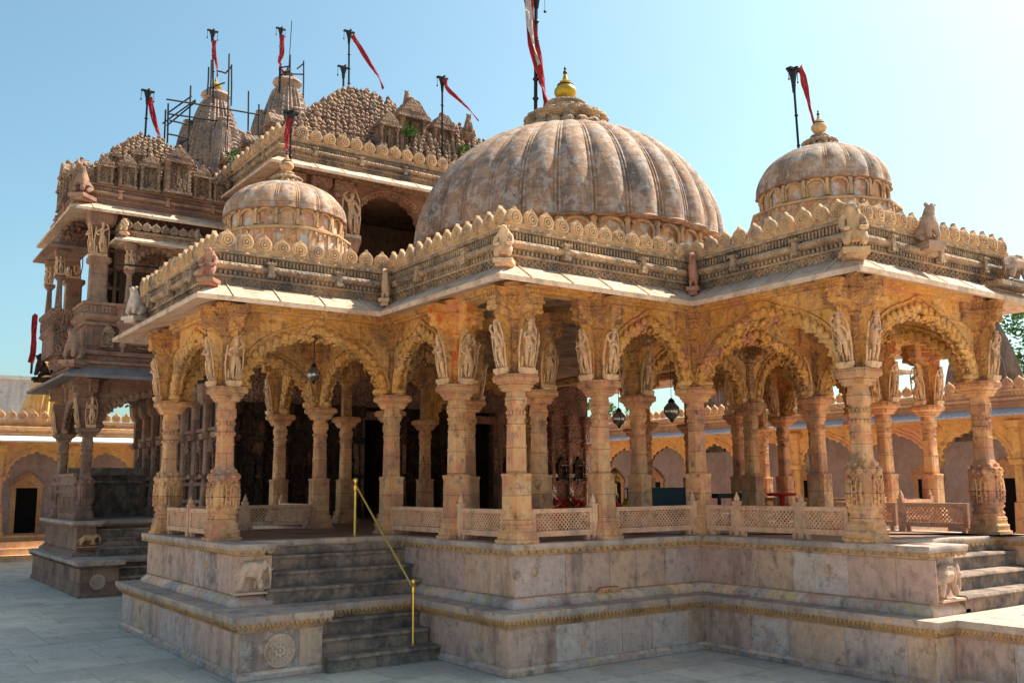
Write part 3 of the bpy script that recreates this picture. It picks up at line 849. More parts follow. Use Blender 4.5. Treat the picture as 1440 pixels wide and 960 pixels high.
# steps
def steps(owner, x0, x1, yb, zs, tread, mat='step', overhang=.03, name='step'):
    for k, z in enumerate(zs):
        m = MB()
        y = yb - tread * (k + 1)
        zb = zs[k + 1] - .05 if k + 1 < len(zs) else z - (zs[k - 1] - z if k else .2) + .003
        e0 = .04 * k
        prof = [(y - overhang, z - .045), (y - overhang - .008, z - .03), (y - overhang, z - .01), (y - overhang + .012, z), (yb, z), (yb, zb), (y, zb), (y, z - .045)]
        m.loft([[(x0, a, b) for a, b in prof], [(x1, a, b) for a, b in prof]])
        m.obj(name, mat, owner)
steps(hall, -1.648, -.03, 2.46, (.57, .38, .19), .285)
steps(hall, -2.04, .34, 3.46, (1.356, 1.156, .956), .25)
steps(hall, 4.30, 6.72, -2.48, (1.356, 1.156, .956), .30)
steps(hall, 4.502, 6.298, -3.7, (.57, .38, .19), .35)
for bx in ((-2.04, 3.33, 1.36, .33, 3.5, 1.469), (4.3, -2.6, 1.36, 6.72, -2.45, 1.469), (-1.65, 2.37, .57, 0, 2.5, .66)):
    m = MB(); m.box(*bx); m.obj('stair_riser', 'step', hall)

# ---- columns
XS = [.47, 1.93, 3.86, 6.80, 8.73, 10.19]
YS = [.47, 1.96, 3.93, 6.75, 8.72, 10.21]
cols = [(-2.26, 3.93, 'carved', 'WS'), (-2.26, 6.75, 'carved', 'WN'), (.47, 3.93, 'plain', ''), (.47, 1.96, 'plain', 'WSE'), (.47, .47, 'plain', 'WSEN'), (1.93, .47, 'plain', 'WSN'),
        (3.86, .47, 'plain', 'N'), (3.86, -2.4, 'carved', 'WS'), (6.80, -2.4, 'carved', 'SE'), (6.80, .47, 'plain', 'NW'), (8.73, .47, 'plain', 'SEW'), (10.19, .47, 'plain', 'WSE'), (10.19, 1.96, 'plain', 'WN'),
        (.47, 6.75, 'plain', 'W'), (.47, 8.72, 'plain', 'W'), (1.98, 1.98, 'plain', 'SEW'), (1.93, 3.93, 'plain', 'E'), (1.93, 6.75, 'plain', 'S'),
        (3.95, 1.86, 'plain', 'SN'), (6.80, 1.93, 'plain', 'WE'), (8.73, 1.98, 'plain', 'W'), (8.73, 3.93, 'plain', 'W'), (10.19, 3.93, 'plain', 'W'), (10.19, 6.75, 'plain', ''), (12.9, 3.93, 'plain', ''), (12.9, 6.75, 'plain', ''),
        (8.73, 6.75, 'plain', ''), (10.19, 8.72, 'plain', ''), (3.86, 8.72, 'plain', ''), (6.8, 8.72, 'plain', ''), (1.93, 8.72, 'plain', '')]
RED_BR = bracket_mb().mesh('bracket', 'vermilion')
for i, (x, y, k, fg) in enumerate(cols):
    o = column(hall, x, y, kind=k, figs=fg, seed=i)
    if i == 3:
        for ch in o.children:
            if ch.name.startswith('bracket') and ch.data == colmesh('column')['br']: ch.data = RED_BR
def bays(owner, lst, **kw):
    for a, b in lst: arch(owner, a, b, **kw)
bays(hall, [((-2.26, 3.93), (.47, 3.93)), ((-2.26, 6.75), (-2.26, 3.93)), ((-2.26, 6.75), (.47, 6.75)), ((.47, 3.93), (.47, 6.75)), ((.47, 1.96), (.47, 3.93)), ((1.93, .47), (3.86, .47)),
            ((3.86, .47), (3.86, -2.4)), ((3.86, -2.4), (6.8, -2.4)), ((6.8, -2.4), (6.8, .47)), ((3.86, .47), (6.8, .47)), ((6.8, .47), (8.73, .47)), ((3.95, 1.86), (6.8, 1.93)), ((6.8, 1.93), (8.73, 1.98)),
            ((10.19, 1.96), (10.19, 3.93)), ((10.19, 3.93), (10.19, 6.75)), ((.47, 6.75), (.47, 8.72)), ((1.93, 3.93), (1.93, 6.75)), ((8.73, 1.98), (8.73, 3.93)), ((3.86, 8.72), (6.8, 8.72))])
# beams on the column lines
def beam(owner, a, b, z0=4.9, z1=5.07, w_=.17, mat='arch'):
    m = MB()
    a = Vector(a); b = Vector(b); L = (b - a).length
    M = Mt(a.x, a.y, 0, math.atan2(b.y - a.y, b.x - a.x))
    m.box(-.17, -w_, z0 + .035, L + .17, w_, z1, M); m.box(-.17, -w_ * .72, z0, L + .17, w_ * .72, z0 + .036, M)
    m.box(-.172, -w_ - .015, z0 + .11, L + .172, w_ + .015, z0 + .135, M)
    m.obj('beam', mat, owner)
ring_pts = [(-2.26, 6.75), (-2.26, 3.93), (.47, 3.93), (.47, .47), (3.86, .47), (3.86, -2.4), (6.8, -2.4), (6.8, .47), (10.19, .47), (10.19, 10.21)]
for a, b in zip(ring_pts, ring_pts[1:]): beam(hall, a, b)
for a, b in [((-2.26, 6.75), (.47, 6.75)), ((.47, 3.93), (.47, 10.4)), ((1.98, 1.98), (8.73, 1.98)), ((1.93, 1.98), (1.93, 10.4)), ((3.86, .47), (6.8, .47)), ((8.73, 1.98), (8.73, 10.4)), ((3.95, .47), (3.95, 1.98)), ((6.8, .47), (6.8, 1.98))]:
    beam(hall, a, b, 4.902, 5.068, .15)
m = MB()
m.loft([[(x, y, 5.06) for x, y in offset(RF, -.22)], [(x, y, 5.58) for x, y in offset(RF, -.22)]])
m.obj('roof_slab', 'cornice', hall)
cornice_parts(hall, RF, RF[0:8], 4.90)

m = MB(); m.box(6.35, -3.12, 5.06, 7.40, -2.86, 5.125); m.box(6.5, -2.9, 5.0, 6.7, -2.7, 5.12); m.obj('stone_beam', 'cornice', hall)
# ---- railings between the columns
def railing_mb(L, posts=(0, 1)):
    m = MB()
    h0, h1 = .07, .43
    m.box(-L / 2, -.035, h0, L / 2, .035, h0 + .07); m.box(-L / 2, -.04, h1 - .055, L / 2, .04, h1)
    m.box(-L / 2, -.035, h0 + .07, -L / 2 + .06, .035, h1 - .05); m.box(L / 2 - .06, -.035, h0 + .07, L / 2, .035, h1 - .05)
    for s in (-1, 1):
        m.box(s * (L / 2 - .08) - .03, -.03, 0, s * (L / 2 - .08) + .03, .03, h0)
    x0, x1 = -L / 2 + .06, L / 2 - .06; z0, z1 = h0 + .07, h1 - .05; H = z1 - z0
    step_ = .062
    n = int((x1 - x0 + H) / step_)
    for k in range(n + 1):
        for s in (-1, 1):
            xa = x0 - H + k * step_
            a = Vector((xa, 0, z0)); b = Vector((xa + H, 0, z1))
            if a.x < x0: a = Vector((x0, 0, z0 + (x0 - xa)))
            if b.x > x1: b = Vector((x1, 0, z0 + (x1 - xa)))
            if a.x >= x1 or b.x <= x0: continue
            if s < 0:
                a = Vector((x0 + x1 - a.x, 0, a.z)); b = Vector((x0 + x1 - b.x, 0, b.z))
            m.tube([a, b], .011, 4, False)
    return m
def post_mb():
    m = MB()
    m.box(-.045, -.045, 0, .045, .045, .47); m.box(-.055, -.055, .47, .055, .055, .49)
    m.lathe([(.035, .49), (.045, .52), (.03, .56), (.012, .60), (.002, .63)], 8)
    return m
POST = post_mb().mesh('post', 'railing')
_rm = {}
def railing(owner, a, b, z=1.561, posts=True):
    a = Vector(a); b = Vector(b); L = (b - a).length
    k = round(L, 2)
    if k not in _rm: _rm[k] = railing_mb(L).mesh('railing', 'railing')
    c = (a + b) / 2; rz = math.atan2(b.y - a.y, b.x - a.x)
    o = inst('railing', _rm[k], owner, (c.x, c.y, z), rz)
    if posts:
        for s in posts if isinstance(posts, (list, tuple)) else (-1, 1):
            inst('post', POST, o, (s * (L / 2 + .03), 0, 0))
for a, b, ps in [((.40, 3.77), (.40, 2.12), ()), ((.40, 1.70), (.40, .64), (-1,)), ((.64, .40), (1.68, .40), (1,)), ((2.10, .40), (3.62, .40), (1,)), ((3.80, .24), (3.80, -.30), (1,)), ((3.80, -.36), (3.80, -1.42), (1,)), ((3.80, -1.48), (3.80, -2.2), ()),
                 ((-2.30, 6.45), (-2.30, 5.35), (1,)), ((-2.30, 5.25), (-2.30, 4.20), (1,)), ((-2.08, 6.75), (-.95, 6.75), (1,)), ((-.89, 6.75), (.28, 6.75), ()), ((.42, 6.95), (.42, 8.4), (1,)),
                 ((6.8, -2.1), (6.8, -1.05), (1,)), ((6.8, -.93), (6.8, .2), ()), ((7.05, .42), (8.45, .42), (1,)), ((8.98, .42), (9.95, .42), (1,)), ((10.19, .75), (10.19, 1.7), ()), ((10.19, 2.2), (10.19, 3.65), ()), ((10.19, 4.2), (10.19, 5.2), ())]:
    railing(hall, a, b, posts=ps if ps else False)

# ---- domes
def dome(owner, cx, cy, rad, n, z_base, z_spring, z_neck, r_neck, lower=None, pot_mat='dome', pot=1.0, octz=None):
    H = (z_neck - z_spring) / math.sqrt(max(1 - (r_neck / rad) ** 2, .01))
    m = MB()
    ss = [-.93, -.86, -.78, -.62, -.36, 0, .36, .62, .78, .86, .93, 1.0]
    rows = 22
    rings = []
    for k in range(rows + 1):
        ph = math.acos(r_neck / rad) * (k / rows)
        rr = rad * math.cos(ph) ** .96; z = z_spring + H * math.sin(ph)
        ring = []
        for gq in range(n):
            for s in ss:
                if abs(s) < .8: f_ = 1.0 + .042 * (1 - (abs(s) / .8) ** 2) ** .6
                elif abs(s) < .85: f_ = 1.0
                elif abs(s) < .97: f_ = 1.014
                else: f_ = 1.002
                th = 2 * PI * (gq + .5 + s / 2) / n
                drop = 0
                if k == 0 and abs(s) < .8: drop = -.045 * rad ** .5 * (1 - .4 * (s / .8) ** 2) * .3
                ring.append((cx + rr * f_ * math.cos(th), cy + rr * f_ * math.sin(th), z + drop))
        rings.append(ring)
    # rolled lip at the foot of the gores
    lip = [(cx + (x - cx) * 1.012, cy + (y - cy) * 1.012, z - .035) for x, y, z in rings[0]]
    inn = [(cx + (x - cx) * .96, cy + (y - cy) * .96, z - .045) for x, y, z in rings[0]]
    m.loft([inn, lip] + rings)
    d = m.obj('dome', 'dome', owner)
    # arcaded drum
    q = MB()
    zt = z_spring - .02
    zn = zt - .30 * max(rad, 1) ** .45
    q.lathe([(rad * .955, zn - .03), (rad * .945, zn), (rad * .935, zt), (rad * .9, zt)], n * 2, (cx, cy))
    q.obj('drum', 'niche', d)
    q = MB()
    hgt = zt - zn
    for k in range(n):
        th = 2 * PI * (k + .5) / n; w_ = 2 * PI * rad / n
        c = Vector((cx + rad * .955 * math.cos(th), cy + rad * .955 * math.sin(th), zn))
        t_ = Vector((-math.sin(th), math.cos(th), 0)); o_ = Vector((math.cos(th), math.sin(th), 0))
        pts = [c + t_ * (-w_ * .36), c + t_ * (-w_ * .38) + Vector((0, 0, hgt * .5))]
        for j in range(7):
            a = PI - PI * j / 6
            pts.append(c + t_ * (w_ * .38 * math.cos(a)) + Vector((0, 0, hgt * (.52 + .36 * math.sin(a)))) + o_ * .02)
        pts.append(c + t_ * (w_ * .36))
        q.tube(pts, w_ * .055, 5)
        th2 = 2 * PI * k / n
        c2 = Vector((cx + rad * .965 * math.cos(th2), cy + rad * .965 * math.sin(th2), zn))
        q.box(-w_ * .07, -.035, 0, w_ * .07, .02, hgt * .75, Mt(c2.x, c2.y, c2.z, th2 + PI / 2))
        q.ball((c2.x, c2.y, zn + hgt * .8), w_ * .11, 6, 4)
    q.lathe([(rad * .97, zn - .075), (rad * 1.0, zn - .06), (rad * 1.0, zn - .02), (rad * .96, zn)], 48, (cx, cy))
    q.obj('drum_arcade', 'merlon', d)
    # lower ring with pilasters
    if lower:
        r2, zb = lower
        q = MB()
        zt2 = zn - .06
        q.lathe([(r2, zb), (r2, zt2 - .03), (r2 * .97, zt2)], 12, (cx, cy))
        q.obj('lower_drum', 'niche', d)
        q = MB()
        q.lathe([(r2 * 1.0, zt2 - .05), (r2 * 1.03, zt2 - .04), (r2 * 1.03, zt2 - .005), (r2 * .95, zt2 + .02)], 12, (cx, cy))
        q.lathe([(r2 * 1.0, zb + .02), (r2 * 1.05, zb + .03), (r2 * 1.05, zb + .07), (r2 * 1.0, zb + .09)], 12, (cx, cy))
        for k in range(36):
            th = 2 * PI * k / 36
            apo = math.cos(PI / 12) / math.cos(((th + PI / 12) % (PI / 6)) - PI / 12) if False else 1 / 1
            b_ = (th % (PI / 6)) - PI / 12
            rr = r2 * math.cos(PI / 12) / math.cos(b_)
            q.box(-.022 * r2, -.02, 0, .022 * r2, .02, zt2 - zb - .05, Mt(cx + rr * math.cos(th), cy + rr * math.sin(th), zb, th + PI / 2))
            q.ball((cx + rr * math.cos(th + .087), cy + rr * math.sin(th + .087), zt2 - .09), .035 * r2, 6, 4)
        q.obj('lower_drum_trim', 'merlon', d)
    # lotus collar, ribbed ring, neck and pot
    q = MB()
    rn = r_neck
    npet = 20
    for k in range(npet):
        th = 2 * PI * k / npet
        q.ball((cx + rn * 1.0 * math.cos(th), cy + rn * 1.0 * math.sin(th), z_neck + .06 * rn), rn * .19, 7, 5, (1, 1, .8))
    q.lathe([(rn * .95, z_neck - .05 * rn), (rn * .98, z_neck + .02 * rn), (rn * .7, z_neck + .2 * rn), (rn * .62, z_neck + .28 * rn)], 24, (cx, cy))
    zc = z_neck + .42 * rn
    mod = lambda t, z: 1 + .05 * abs(math.sin(PI * t * 20))
    q.lathe([(rn * .6, zc - .18 * rn), (rn * .88, zc - .14 * rn), (rn * 1.0, zc - .03 * rn), (rn * .98, zc + .05 * rn), (rn * .8, zc + .13 * rn), (rn * .5, zc + .16 * rn)], 80, (cx, cy), mod)
    for k in range(8):
        th = 2 * PI * k / 8 + .2
        q.ball((cx + rn * .86 * math.cos(th), cy + rn * .86 * math.sin(th), zc - .10 * rn), rn * .16, 7, 5)
    z2 = zc + .16 * rn
    q.lathe([(rn * .5, z2), (rn * .62, z2 + .06 * rn), (rn * .60, z2 + .12 * rn), (rn * .45, z2 + .18 * rn), (rn * .5, z2 + .24 * rn), (rn * .46, z2 + .30 * rn), (rn * .3, z2 + .34 * rn)], 40, (cx, cy), mod)
    q.obj('finial_base', 'cornice', d)
    z3 = z2 + .33 * rn
    q = MB()
    s = pot
    q.lathe([(.09 * s, z3), (.12 * s, z3 + .02 * s), (.08 * s, z3 + .05 * s), (.17 * s, z3 + .10 * s), (.22 * s, z3 + .19 * s), (.215 * s, z3 + .26 * s), (.15 * s, z3 + .34 * s), (.16 * s, z3 + .36 * s), (.10 * s, z3 + .41 * s), (.11 * s, z3 + .43 * s), (.06 * s, z3 + .46 * s), (.03 * s, z3 + .58 * s)], 20, (cx, cy))
    q.obj('pot', pot_mat, d)
    q = MB()
    q.lathe([(.16 * s, z3 + .335 * s), (.165 * s, z3 + .35 * s), (.16 * s, z3 + .365 * s)], 20, (cx, cy))
    q.lathe([(.02 * s, z3 + .57 * s), (.045 * s, z3 + .61 * s), (.04 * s, z3 + .64 * s), (.015 * s, z3 + .67 * s), (.03 * s, z3 + .70 * s), (.002 * s, z3 + .76 * s)], 10, (cx, cy))
    q.obj('pot_tip', 'darkwood', d)
    return d
dome(hall, CX, CY, 3.10, 30, 5.6, 7.12, 9.62, .88, None, 'gold', 1.1)
m = MB(); m.lathe([(3.25, 5.55), (3.25, 6.1), (3.08, 6.15), (3.05, 6.5), (3.14, 6.55), (3.12, 6.62), (2.97, 6.64)], 48, (CX, CY)); m.obj('main_drum_wall', 'niche', hall)
dome(hall, -.93, 5.24, .99, 18, 5.6, 6.80, 7.40, .27, (1.08, 5.6), 'merlon', .55)
dome(hall, 5.33, -.98, .97, 18, 5.6, 6.76, 7.45, .27, (1.10, 5.6), 'merlon', .55)
m = MB()
for cx_, cy_ in ((-.93, 5.24), (5.33, -.98)):
    m.box(cx_ - 1.12, cy_ - 1.12, 5.55, cx_ + 1.12, cy_ + 1.12, 5.72)
m.obj('dome_base', 'cornice', hall)

def niche_mb():
    m = MB()
    m.box(-.24, -.12, 0, .24, .2, .06); m.box(-.22, -.02, .06, .22, .2, .62)
    for s in (-1, 1):
        stack(m, [(.06, .035, 's'), (.5, .03, 's'), (.52, .05, 's'), (.56, .05, 's')], (s * .185, -.07))
    m.box(-.26, -.15, .56, .26, .2, .61); m.box(-.2, -.12, .61, .2, .2, .67)
    m.loft([[(-.2, -.13, .67), (.2, -.13, .67), (0.07, -.13, .84), (-.07, -.13, .84)], [(-.2, .2, .67), (.2, .2, .67), (.07, .2, .84), (-.07, .2, .84)]])
    m.ball((0, 0, .88), .06, 7, 5)
    return m

NIC0 = niche_mb().mesh('niche', 'darkened')
NIC1 = niche_mb().mesh('niche', 'towercarved')
# ================================================================ main shrine (upper storey behind the hall)
main = thing('main_shrine', 'two-storey main shrine behind the hall with dark scalloped arch and stepped roof of stone bells', 'temple')
MR = [(1.3, 11.35), (9.36, 11.35), (9.36, 19.5), (1.3, 19.5)]
MW = (1.75, 11.8, 8.9, 19.0)
m = MB()
ax, ah = 4.55, .98     # big arch opening in the front wall
x0, y0, x1, y1 = MW
m.box(x0, y0 + .3, 1.56, x0 + .3, y1, 10.0)
m.box(x1 - .3, y0 + .3, 1.56, x1, y1, 10.0)
m.box(x0, y1 - .3, 1.56, x1, y1 + .002, 10.0)
m.box(x0, y0, 5.6, x1, y0 + .3, 8.0)
m.box(x0, y0, 8.0, ax - ah, y0 + .3, 10.02)
m.box(ax + ah, y0, 8.0, x1, y0 + .3, 10.02)
m.box(x0 + .3, y0 + .3, 7.4, x1 - .3, y1 - .3, 7.6)
# spandrel with multifoil head
pts = []
n = 84
for i in range(n + 1):
    t = PI * i / n
    s = 1 - .07 * (1 - abs(math.sin(9 * t))) ** 1.5
    pts.append((ax + (ah - .03) * s * math.cos(t), 9.05 + .84 * s * math.sin(t)))
def q_(t):
    c, s = math.cos(t), math.sin(t)
    k = min(ah / max(abs(c), 1e-5), .99 / max(s, 1e-5))
    return (ax + c * k, 9.05 + s * k)
m.loft([[(a, y0, b), (q_(PI * i / n)[0], y0, q_(PI * i / n)[1]), (q_(PI * i / n)[0], y0 + .3, q_(PI * i / n)[1]), (a, y0 + .3, b)] for i, (a, b) in enumerate(pts)])
m.obj('wall', 'tower', main)
m = MB()
m.tube([(ax + (ah + .10) * math.cos(PI * i / 40), y0 - .01, 9.05 + .93 * math.sin(PI * i / 40)) for i in range(41)], .045, 6)
for i in range(26):
    t = PI * (i + .5) / 26
    m.ball((ax + (ah + .02) * math.cos(t), y0 - .01, 9.05 + .86 * math.sin(t)), .06, 7, 4)
m.obj('arch', 'tower', main)
for z in (8.05, 8.3, 9.9):
    m = MB(); m.box(x0 - .03, y0 - .04, z, ax - ah - .02, y0, z + .07); m.obj('string_course', 'tower', main)
    m = MB(); m.box(ax + ah + .02, y0 - .04, z, x1 + .03, y0, z + .07); m.obj('string_course', 'tower', main)
for x in (1.8, 2.5, 3.1, 6.0, 6.8, 7.6, 8.5):
    m = MB(); m.box(x - .13, y0 - .10, 5.6, x + .13, y0, 9.9); m.box(x - .2, y0 - .2, 9.55, x + .2, y0, 9.7); m.box(x - .26, y0 - .28, 9.7, x + .26, y0, 9.95)
    m.obj('pilaster', 'towercarved', main)
for x in (3.35, 5.9):
    m = MB()
    stack(m, [(6.0, .13, 'o'), (7.9, .12, 'o'), (7.95, .15, 'c'), (8.1, .13, 'c'), (8.15, .2, 'c'), (8.3, .24, 'c'), (8.45, .24, 's'), (8.5, .2, 's')], (x, 11.68))
    m.box(x - .12, 11.68, 8.4, x + .12, 11.8, 9.9)
    c_ = m.obj('wall_column', 'tower', main)
    k = inst('bracket_figure', FIG[2], c_, (x, 11.62, 8.55), 0, 2.0)
inner = MB()
inner.box(x0 + .31, y0 + 3.2, 5.6, x1 - .31, y0 + 3.25, 10.0)
inner.obj('inner_wall', 'tower', main)
cornice_parts(main, MR, [MR[3], MR[0], MR[1], MR[2]], 9.97, merl_sp=.36, mscale=1.4, mats=('eave', 'cornice', 'merlon'))
m = MB(); m.box(1.5, 11.55, 9.98, 9.1, 19.3, 10.68); m.obj('roof_slab', 'roof', main)
# ground storey of the shrine: rooms behind the hall, shade painted into the dark walls
for a, b, mt in ((.2, 3.4, 'darkened'), (4.4, 6.3, 'darkened'), (7.3, 10.5, 'towercarved')):
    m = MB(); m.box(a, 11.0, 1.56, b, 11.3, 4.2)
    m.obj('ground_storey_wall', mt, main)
    n = int((b - a) / .55)
    for k in range(n + 1):
        x = a + .1 + (b - a - .2) * k / n
        m = MB()
        stack(m, [(1.56, .13, 's'), (1.75, .13, 's'), (1.76, .10, 's'), (2.5, .09, 'o'), (2.52, .12, 's'), (2.6, .12, 's'), (2.61, .085, 'o'), (3.3, .085, 'o'), (3.32, .13, 's'), (3.45, .15, 's'), (3.46, .1, 's'), (3.9, .1, 's'), (3.95, .16, 's'), (4.2, .18, 's')], (x, 10.99))
        m.obj('wall_pilaster', mt, main)
    for z in (1.9, 2.35, 2.9, 3.5):
        m = MB(); m.box(a, 10.95, z, b, 11.01, z + .06); m.obj('wall_moulding', mt, main)
    for k in range(n):
        x = a + .1 + (b - a - .2) * (k + .5) / n
        inst('niche', NIC0, main, (x, 10.97, 2.42), 0, (.7, .6, .72))
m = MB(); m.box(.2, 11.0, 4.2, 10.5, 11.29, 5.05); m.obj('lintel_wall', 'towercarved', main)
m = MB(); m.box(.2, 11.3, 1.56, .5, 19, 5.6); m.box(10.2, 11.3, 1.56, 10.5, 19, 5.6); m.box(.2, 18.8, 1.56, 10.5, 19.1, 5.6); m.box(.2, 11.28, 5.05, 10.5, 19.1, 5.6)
m.obj('ground_storey_wall', 'darkened', main)
for k in range(9):
    y = 11.5 + k * .9
    m = MB()
    stack(m, [(1.56, .2, 's'), (1.8, .2, 's'), (1.82, .15, 's'), (2.5, .14, 'o'), (2.52, .18, 's'), (2.6, .18, 's'), (2.61, .13, 'o'), (3.4, .13, 'o'), (3.42, .2, 's'), (3.55, .22, 's'), (3.56, .14, 's'), (4.2, .14, 's'), (4.3, .24, 's'), (4.7, .28, 's')], (.2, y))
    m.obj('wall_pilaster', 'tower', main)
    if k < 8: inst('niche', NIC1, main, (.19, y + .45, 2.5), R(-90), (.8, .9, 1.1))
for z in (1.95, 2.35, 3.6, 4.5):
    m = MB(); m.box(.12, 11.3, z, .21, 19, z + .08); m.obj('wall_moulding', 'tower', main)
for x in (3.9, 6.8):
    m = MB()
    for s_ in (-1, 1):
        m.box(x + s_ * .5 - .07, 10.93, 1.56, x + s_ * .5 + .07, 11.02, 3.9); m.box(x + s_ * .64 - .05, 10.90, 1.56, x + s_ * .64 + .05, 11.02, 3.9)
    m.box(x - .75, 10.88, 3.9, x + .75, 11.02, 4.1); m.obj('door_frame', 'towercarved', main)
m = MB(); m.box(.3, 11.4, 0, 10.4, 19, 1.55); m.obj('shrine_plinth', 'plinth', main)

# ---- stepped bell roofs
def turret_mb():
    m = MB()
    m.box(-.12, -.12, -.04, .12, .12, .03)
    m.lathe([(.125, .02), (.135, .06), (.12, .12), (.085, .15), (.095, .17), (.125, .19), (.13, .23), (.10, .28), (.055, .31), (.07, .33), (.09, .365), (.085, .40), (.045, .45), (.02, .48), (.003, .52)], 8)
    return m
TUR = turret_mb().mesh('roof_bell', 'roof')
turret_raw = turret_mb()
NIC = niche_mb().mesh('niche', 'roof')
def lion_mb():
    V = [((0, .02, .16), .10), ((0, -.03, .28), .10), ((0, -.06, .38), .075), ((0, -.09, .46), .075), ((0, -.16, .45), .045),
         ((-.07, -.10, .2), .05), ((-.07, -.14, .04), .035), ((.07, -.10, .2), .05), ((.07, -.14, .04), .035),
         ((-.10, .04, .10), .065), ((-.11, -.08, .04), .035), ((.10, .04, .10), .065), ((.11, -.08, .04), .035), ((0, .14, .08), .03), ((.06, .2, .2), .02)]
    E_ = [(0, 1), (1, 2), (2, 3), (3, 4), (1, 5), (5, 6), (1, 7), (7, 8), (0, 9), (9, 10), (0, 11), (11, 12), (0, 13), (13, 14)]
    m = skin_mesh('l', V, E_, None, 1)
    m.ball((-.045, -.075, .50), .03, 6, 4); m.ball((.045, -.075, .50), .03, 6, 4)
    m.ball((-.03, -.155, .475), .014, 5, 3); m.ball((.03, -.155, .475), .014, 5, 3)
    m.box(-.14, -.2, -.06, .14, .16, .0); m.box(-.11, -.16, -.10, .11, .14, -.06)
    return m
lion_raw = lion_mb()
def bell_roof(owner, x0, y0, x1, y1, z0, z1, rows, sp=.40, s=1.0, limit=100, niches=True):
    cx, cy = (x0 + x1) / 2, (y0 + y1) / 2
    body = MB(); pos = []
    hx, hy = (x1 - x0) / 2, (y1 - y0) / 2
    dz = (z1 - z0) / rows
    for k in range(rows):
        t = k / rows
        f_ = (1 - t) ** .78
        a, b = max(hx * f_, .2), max(hy * f_, .2)
        z = z0 + dz * k
        body.box(cx - a, cy - b, z - (.3 if k == 0 else .02), cx + a, cy + b, z + dz * .62)
        body.box(cx - a + .08, cy - b + .08, z + dz * .6, cx + a - .08, cy + b - .08, z + dz)
        P_ = [(cx - a, cy - b), (cx + a, cy - b), (cx + a, cy + b), (cx - a, cy + b)]
        for x, y, an, e, L in along(P_, -.06 * s, sp * s, True):
            # widen at corners
            pos.append((x, y, z + dz * .55, an, e, k))
    body.obj('roof_body', 'roof', owner)
    pos.append((cx, cy, z1 - .1, 0, 0, rows))
    camp = Vector((-6.9, -9.8, 2.3))
    pos = [q for q in pos if q[4] in (0, 3) or q[5] > rows - 3]
    pos.sort(key=lambda q: (Vector(q[:3]) - camp).length)
    for x, y, z, an, e, k in pos[:limit]:
        inst('roof_bell', TUR, owner, (x + random.uniform(-.03, .03), y + random.uniform(-.03, .03), z), random.random(), (s * random.uniform(.8, 1.1), s * random.uniform(.8, 1.1), s * random.uniform(.8, 1.25)))
    if len(pos) > limit:
        r_ = MB()
        for x, y, z, an, e, k in pos[limit:]:
            r_.merge(turret_raw, Mt(x + random.uniform(-.03, .03), y, z, 0, s * random.uniform(.85, 1.15)))
        o = r_.obj('roof_bell', 'roof', owner); o['kind'] = 'stuff'
def niche_row(owner, pts, an, s=1.0, fig=True):
    for i, (x, y, z) in enumerate(pts):
        sc2 = s[i] if isinstance(s, (list, tuple)) else s
        o = inst('niche', NIC, owner, (x, y, z), R(an), sc2)
        if fig:
            inst('niche_figure', FIG_R[i % 3], o, (0, -.07, .09), 0, .68)
FIG_R = [figure_mb(k).mesh('niche_figure', 'roof') for k in (0, 1, 2)]
bell_roof(main, 1.75, 11.85, 8.9, 19.2, 10.75, 14.0, 13, .31, .8, 96)
# smaller stepped roof in front, with niche turrets and lions along its ridge
bell_roof(main, 5.0, 11.5, 8.9, 14.4, 10.9, 12.6, 7, .28, .66, 96)
niche_row(main, [(5.35, 12.2, 11.2), (4.55, 12.0, 11.1), (6.3, 12.1, 11.3)], 0, (1.9, 1.3, 1.5))
niche_row(main, [(1.72, 13.0, 10.9), (1.72, 14.8, 10.9), (1.72, 16.6, 10.9)], -90, 1.2)

# ================================================================ two-storey side tower on the left
tower = thing('side_tower', 'two-storey rosy stone porch tower at the left with balconies above an open arched ground floor', 'tower')
TL = [(-2.4, 18.5), (-2.4, 12.5), (-1.62, 12.5), (-1.62, 13.2), (1.6, 13.2), (1.6, 18.5)]
TU = [(-2.3, 18.5), (-2.3, 14.15), (-1.62, 14.15), (-1.62, 14.7), (1.6, 14.7), (1.6, 18.5)]
m = MB(); m.sweep(TL, [(.035, 0.002), (.03, .07), (0, .1), (0, .56), (.012, .565), (.012, .655), (-.3, .655), (-.3, .002)]); m.obj('lower_plinth_wall', 'tower', tower)
m = MB(); m.loft([[(x, y, .665) for x, y in offset(TL, .09)], [(x, y, .70) for x, y in offset(TL, .105)], [(x, y, .755) for x, y in offset(TL, .105)]]); m.obj('lower_plinth_ledge', 'plinthtop', tower)
m = MB(); m.sweep(TU, [(-.02, .757), (-.02, .80), (-.1, .875), (-.13, .89), (-.13, 1.465), (-.4, 1.465), (-.4, .757)]); m.obj('upper_plinth_wall', 'tower', tower)
m = MB(); m.loft([[(x, y, 1.470) for x, y in offset(TU, -.02)], [(x, y, 1.50) for x, y in TU], [(x, y, 1.556) for x, y in TU]]); m.obj('terrace_edge', 'plinthtop', tower)
m = MB()
for x, y, a, i, L in along(TL[:4], .085, .09):
    M = Mt(x, y, 0, a)
    m.add([M @ Vector(q) for q in [(-.04, -.012, .668), (.04, -.012, .668), (0, -.012, .61)]], [(0, 2, 1)])
    m.box(-.012, -.012, .62, .012, .0, .668, M)
for x, y, a, i, L in along(TU[:5], -.02, .12):
    m.box(-.04, -.012, 1.43, .04, .01, 1.472, Mt(x, y, 0, a))
m.sweep(TL[:4], [(.09, .64), (.09, .668), (.06, .668), (.06, .64)], False)
m.sweep(TU[:5], [(-.03, 1.44), (-.03, 1.472), (-.06, 1.472), (-.06, 1.44)], False)
m.obj('ledge_fringe', 'tower', tower)
inst('rosette', big_ros, tower, (-2.05, 12.498, .32), 0, .8)
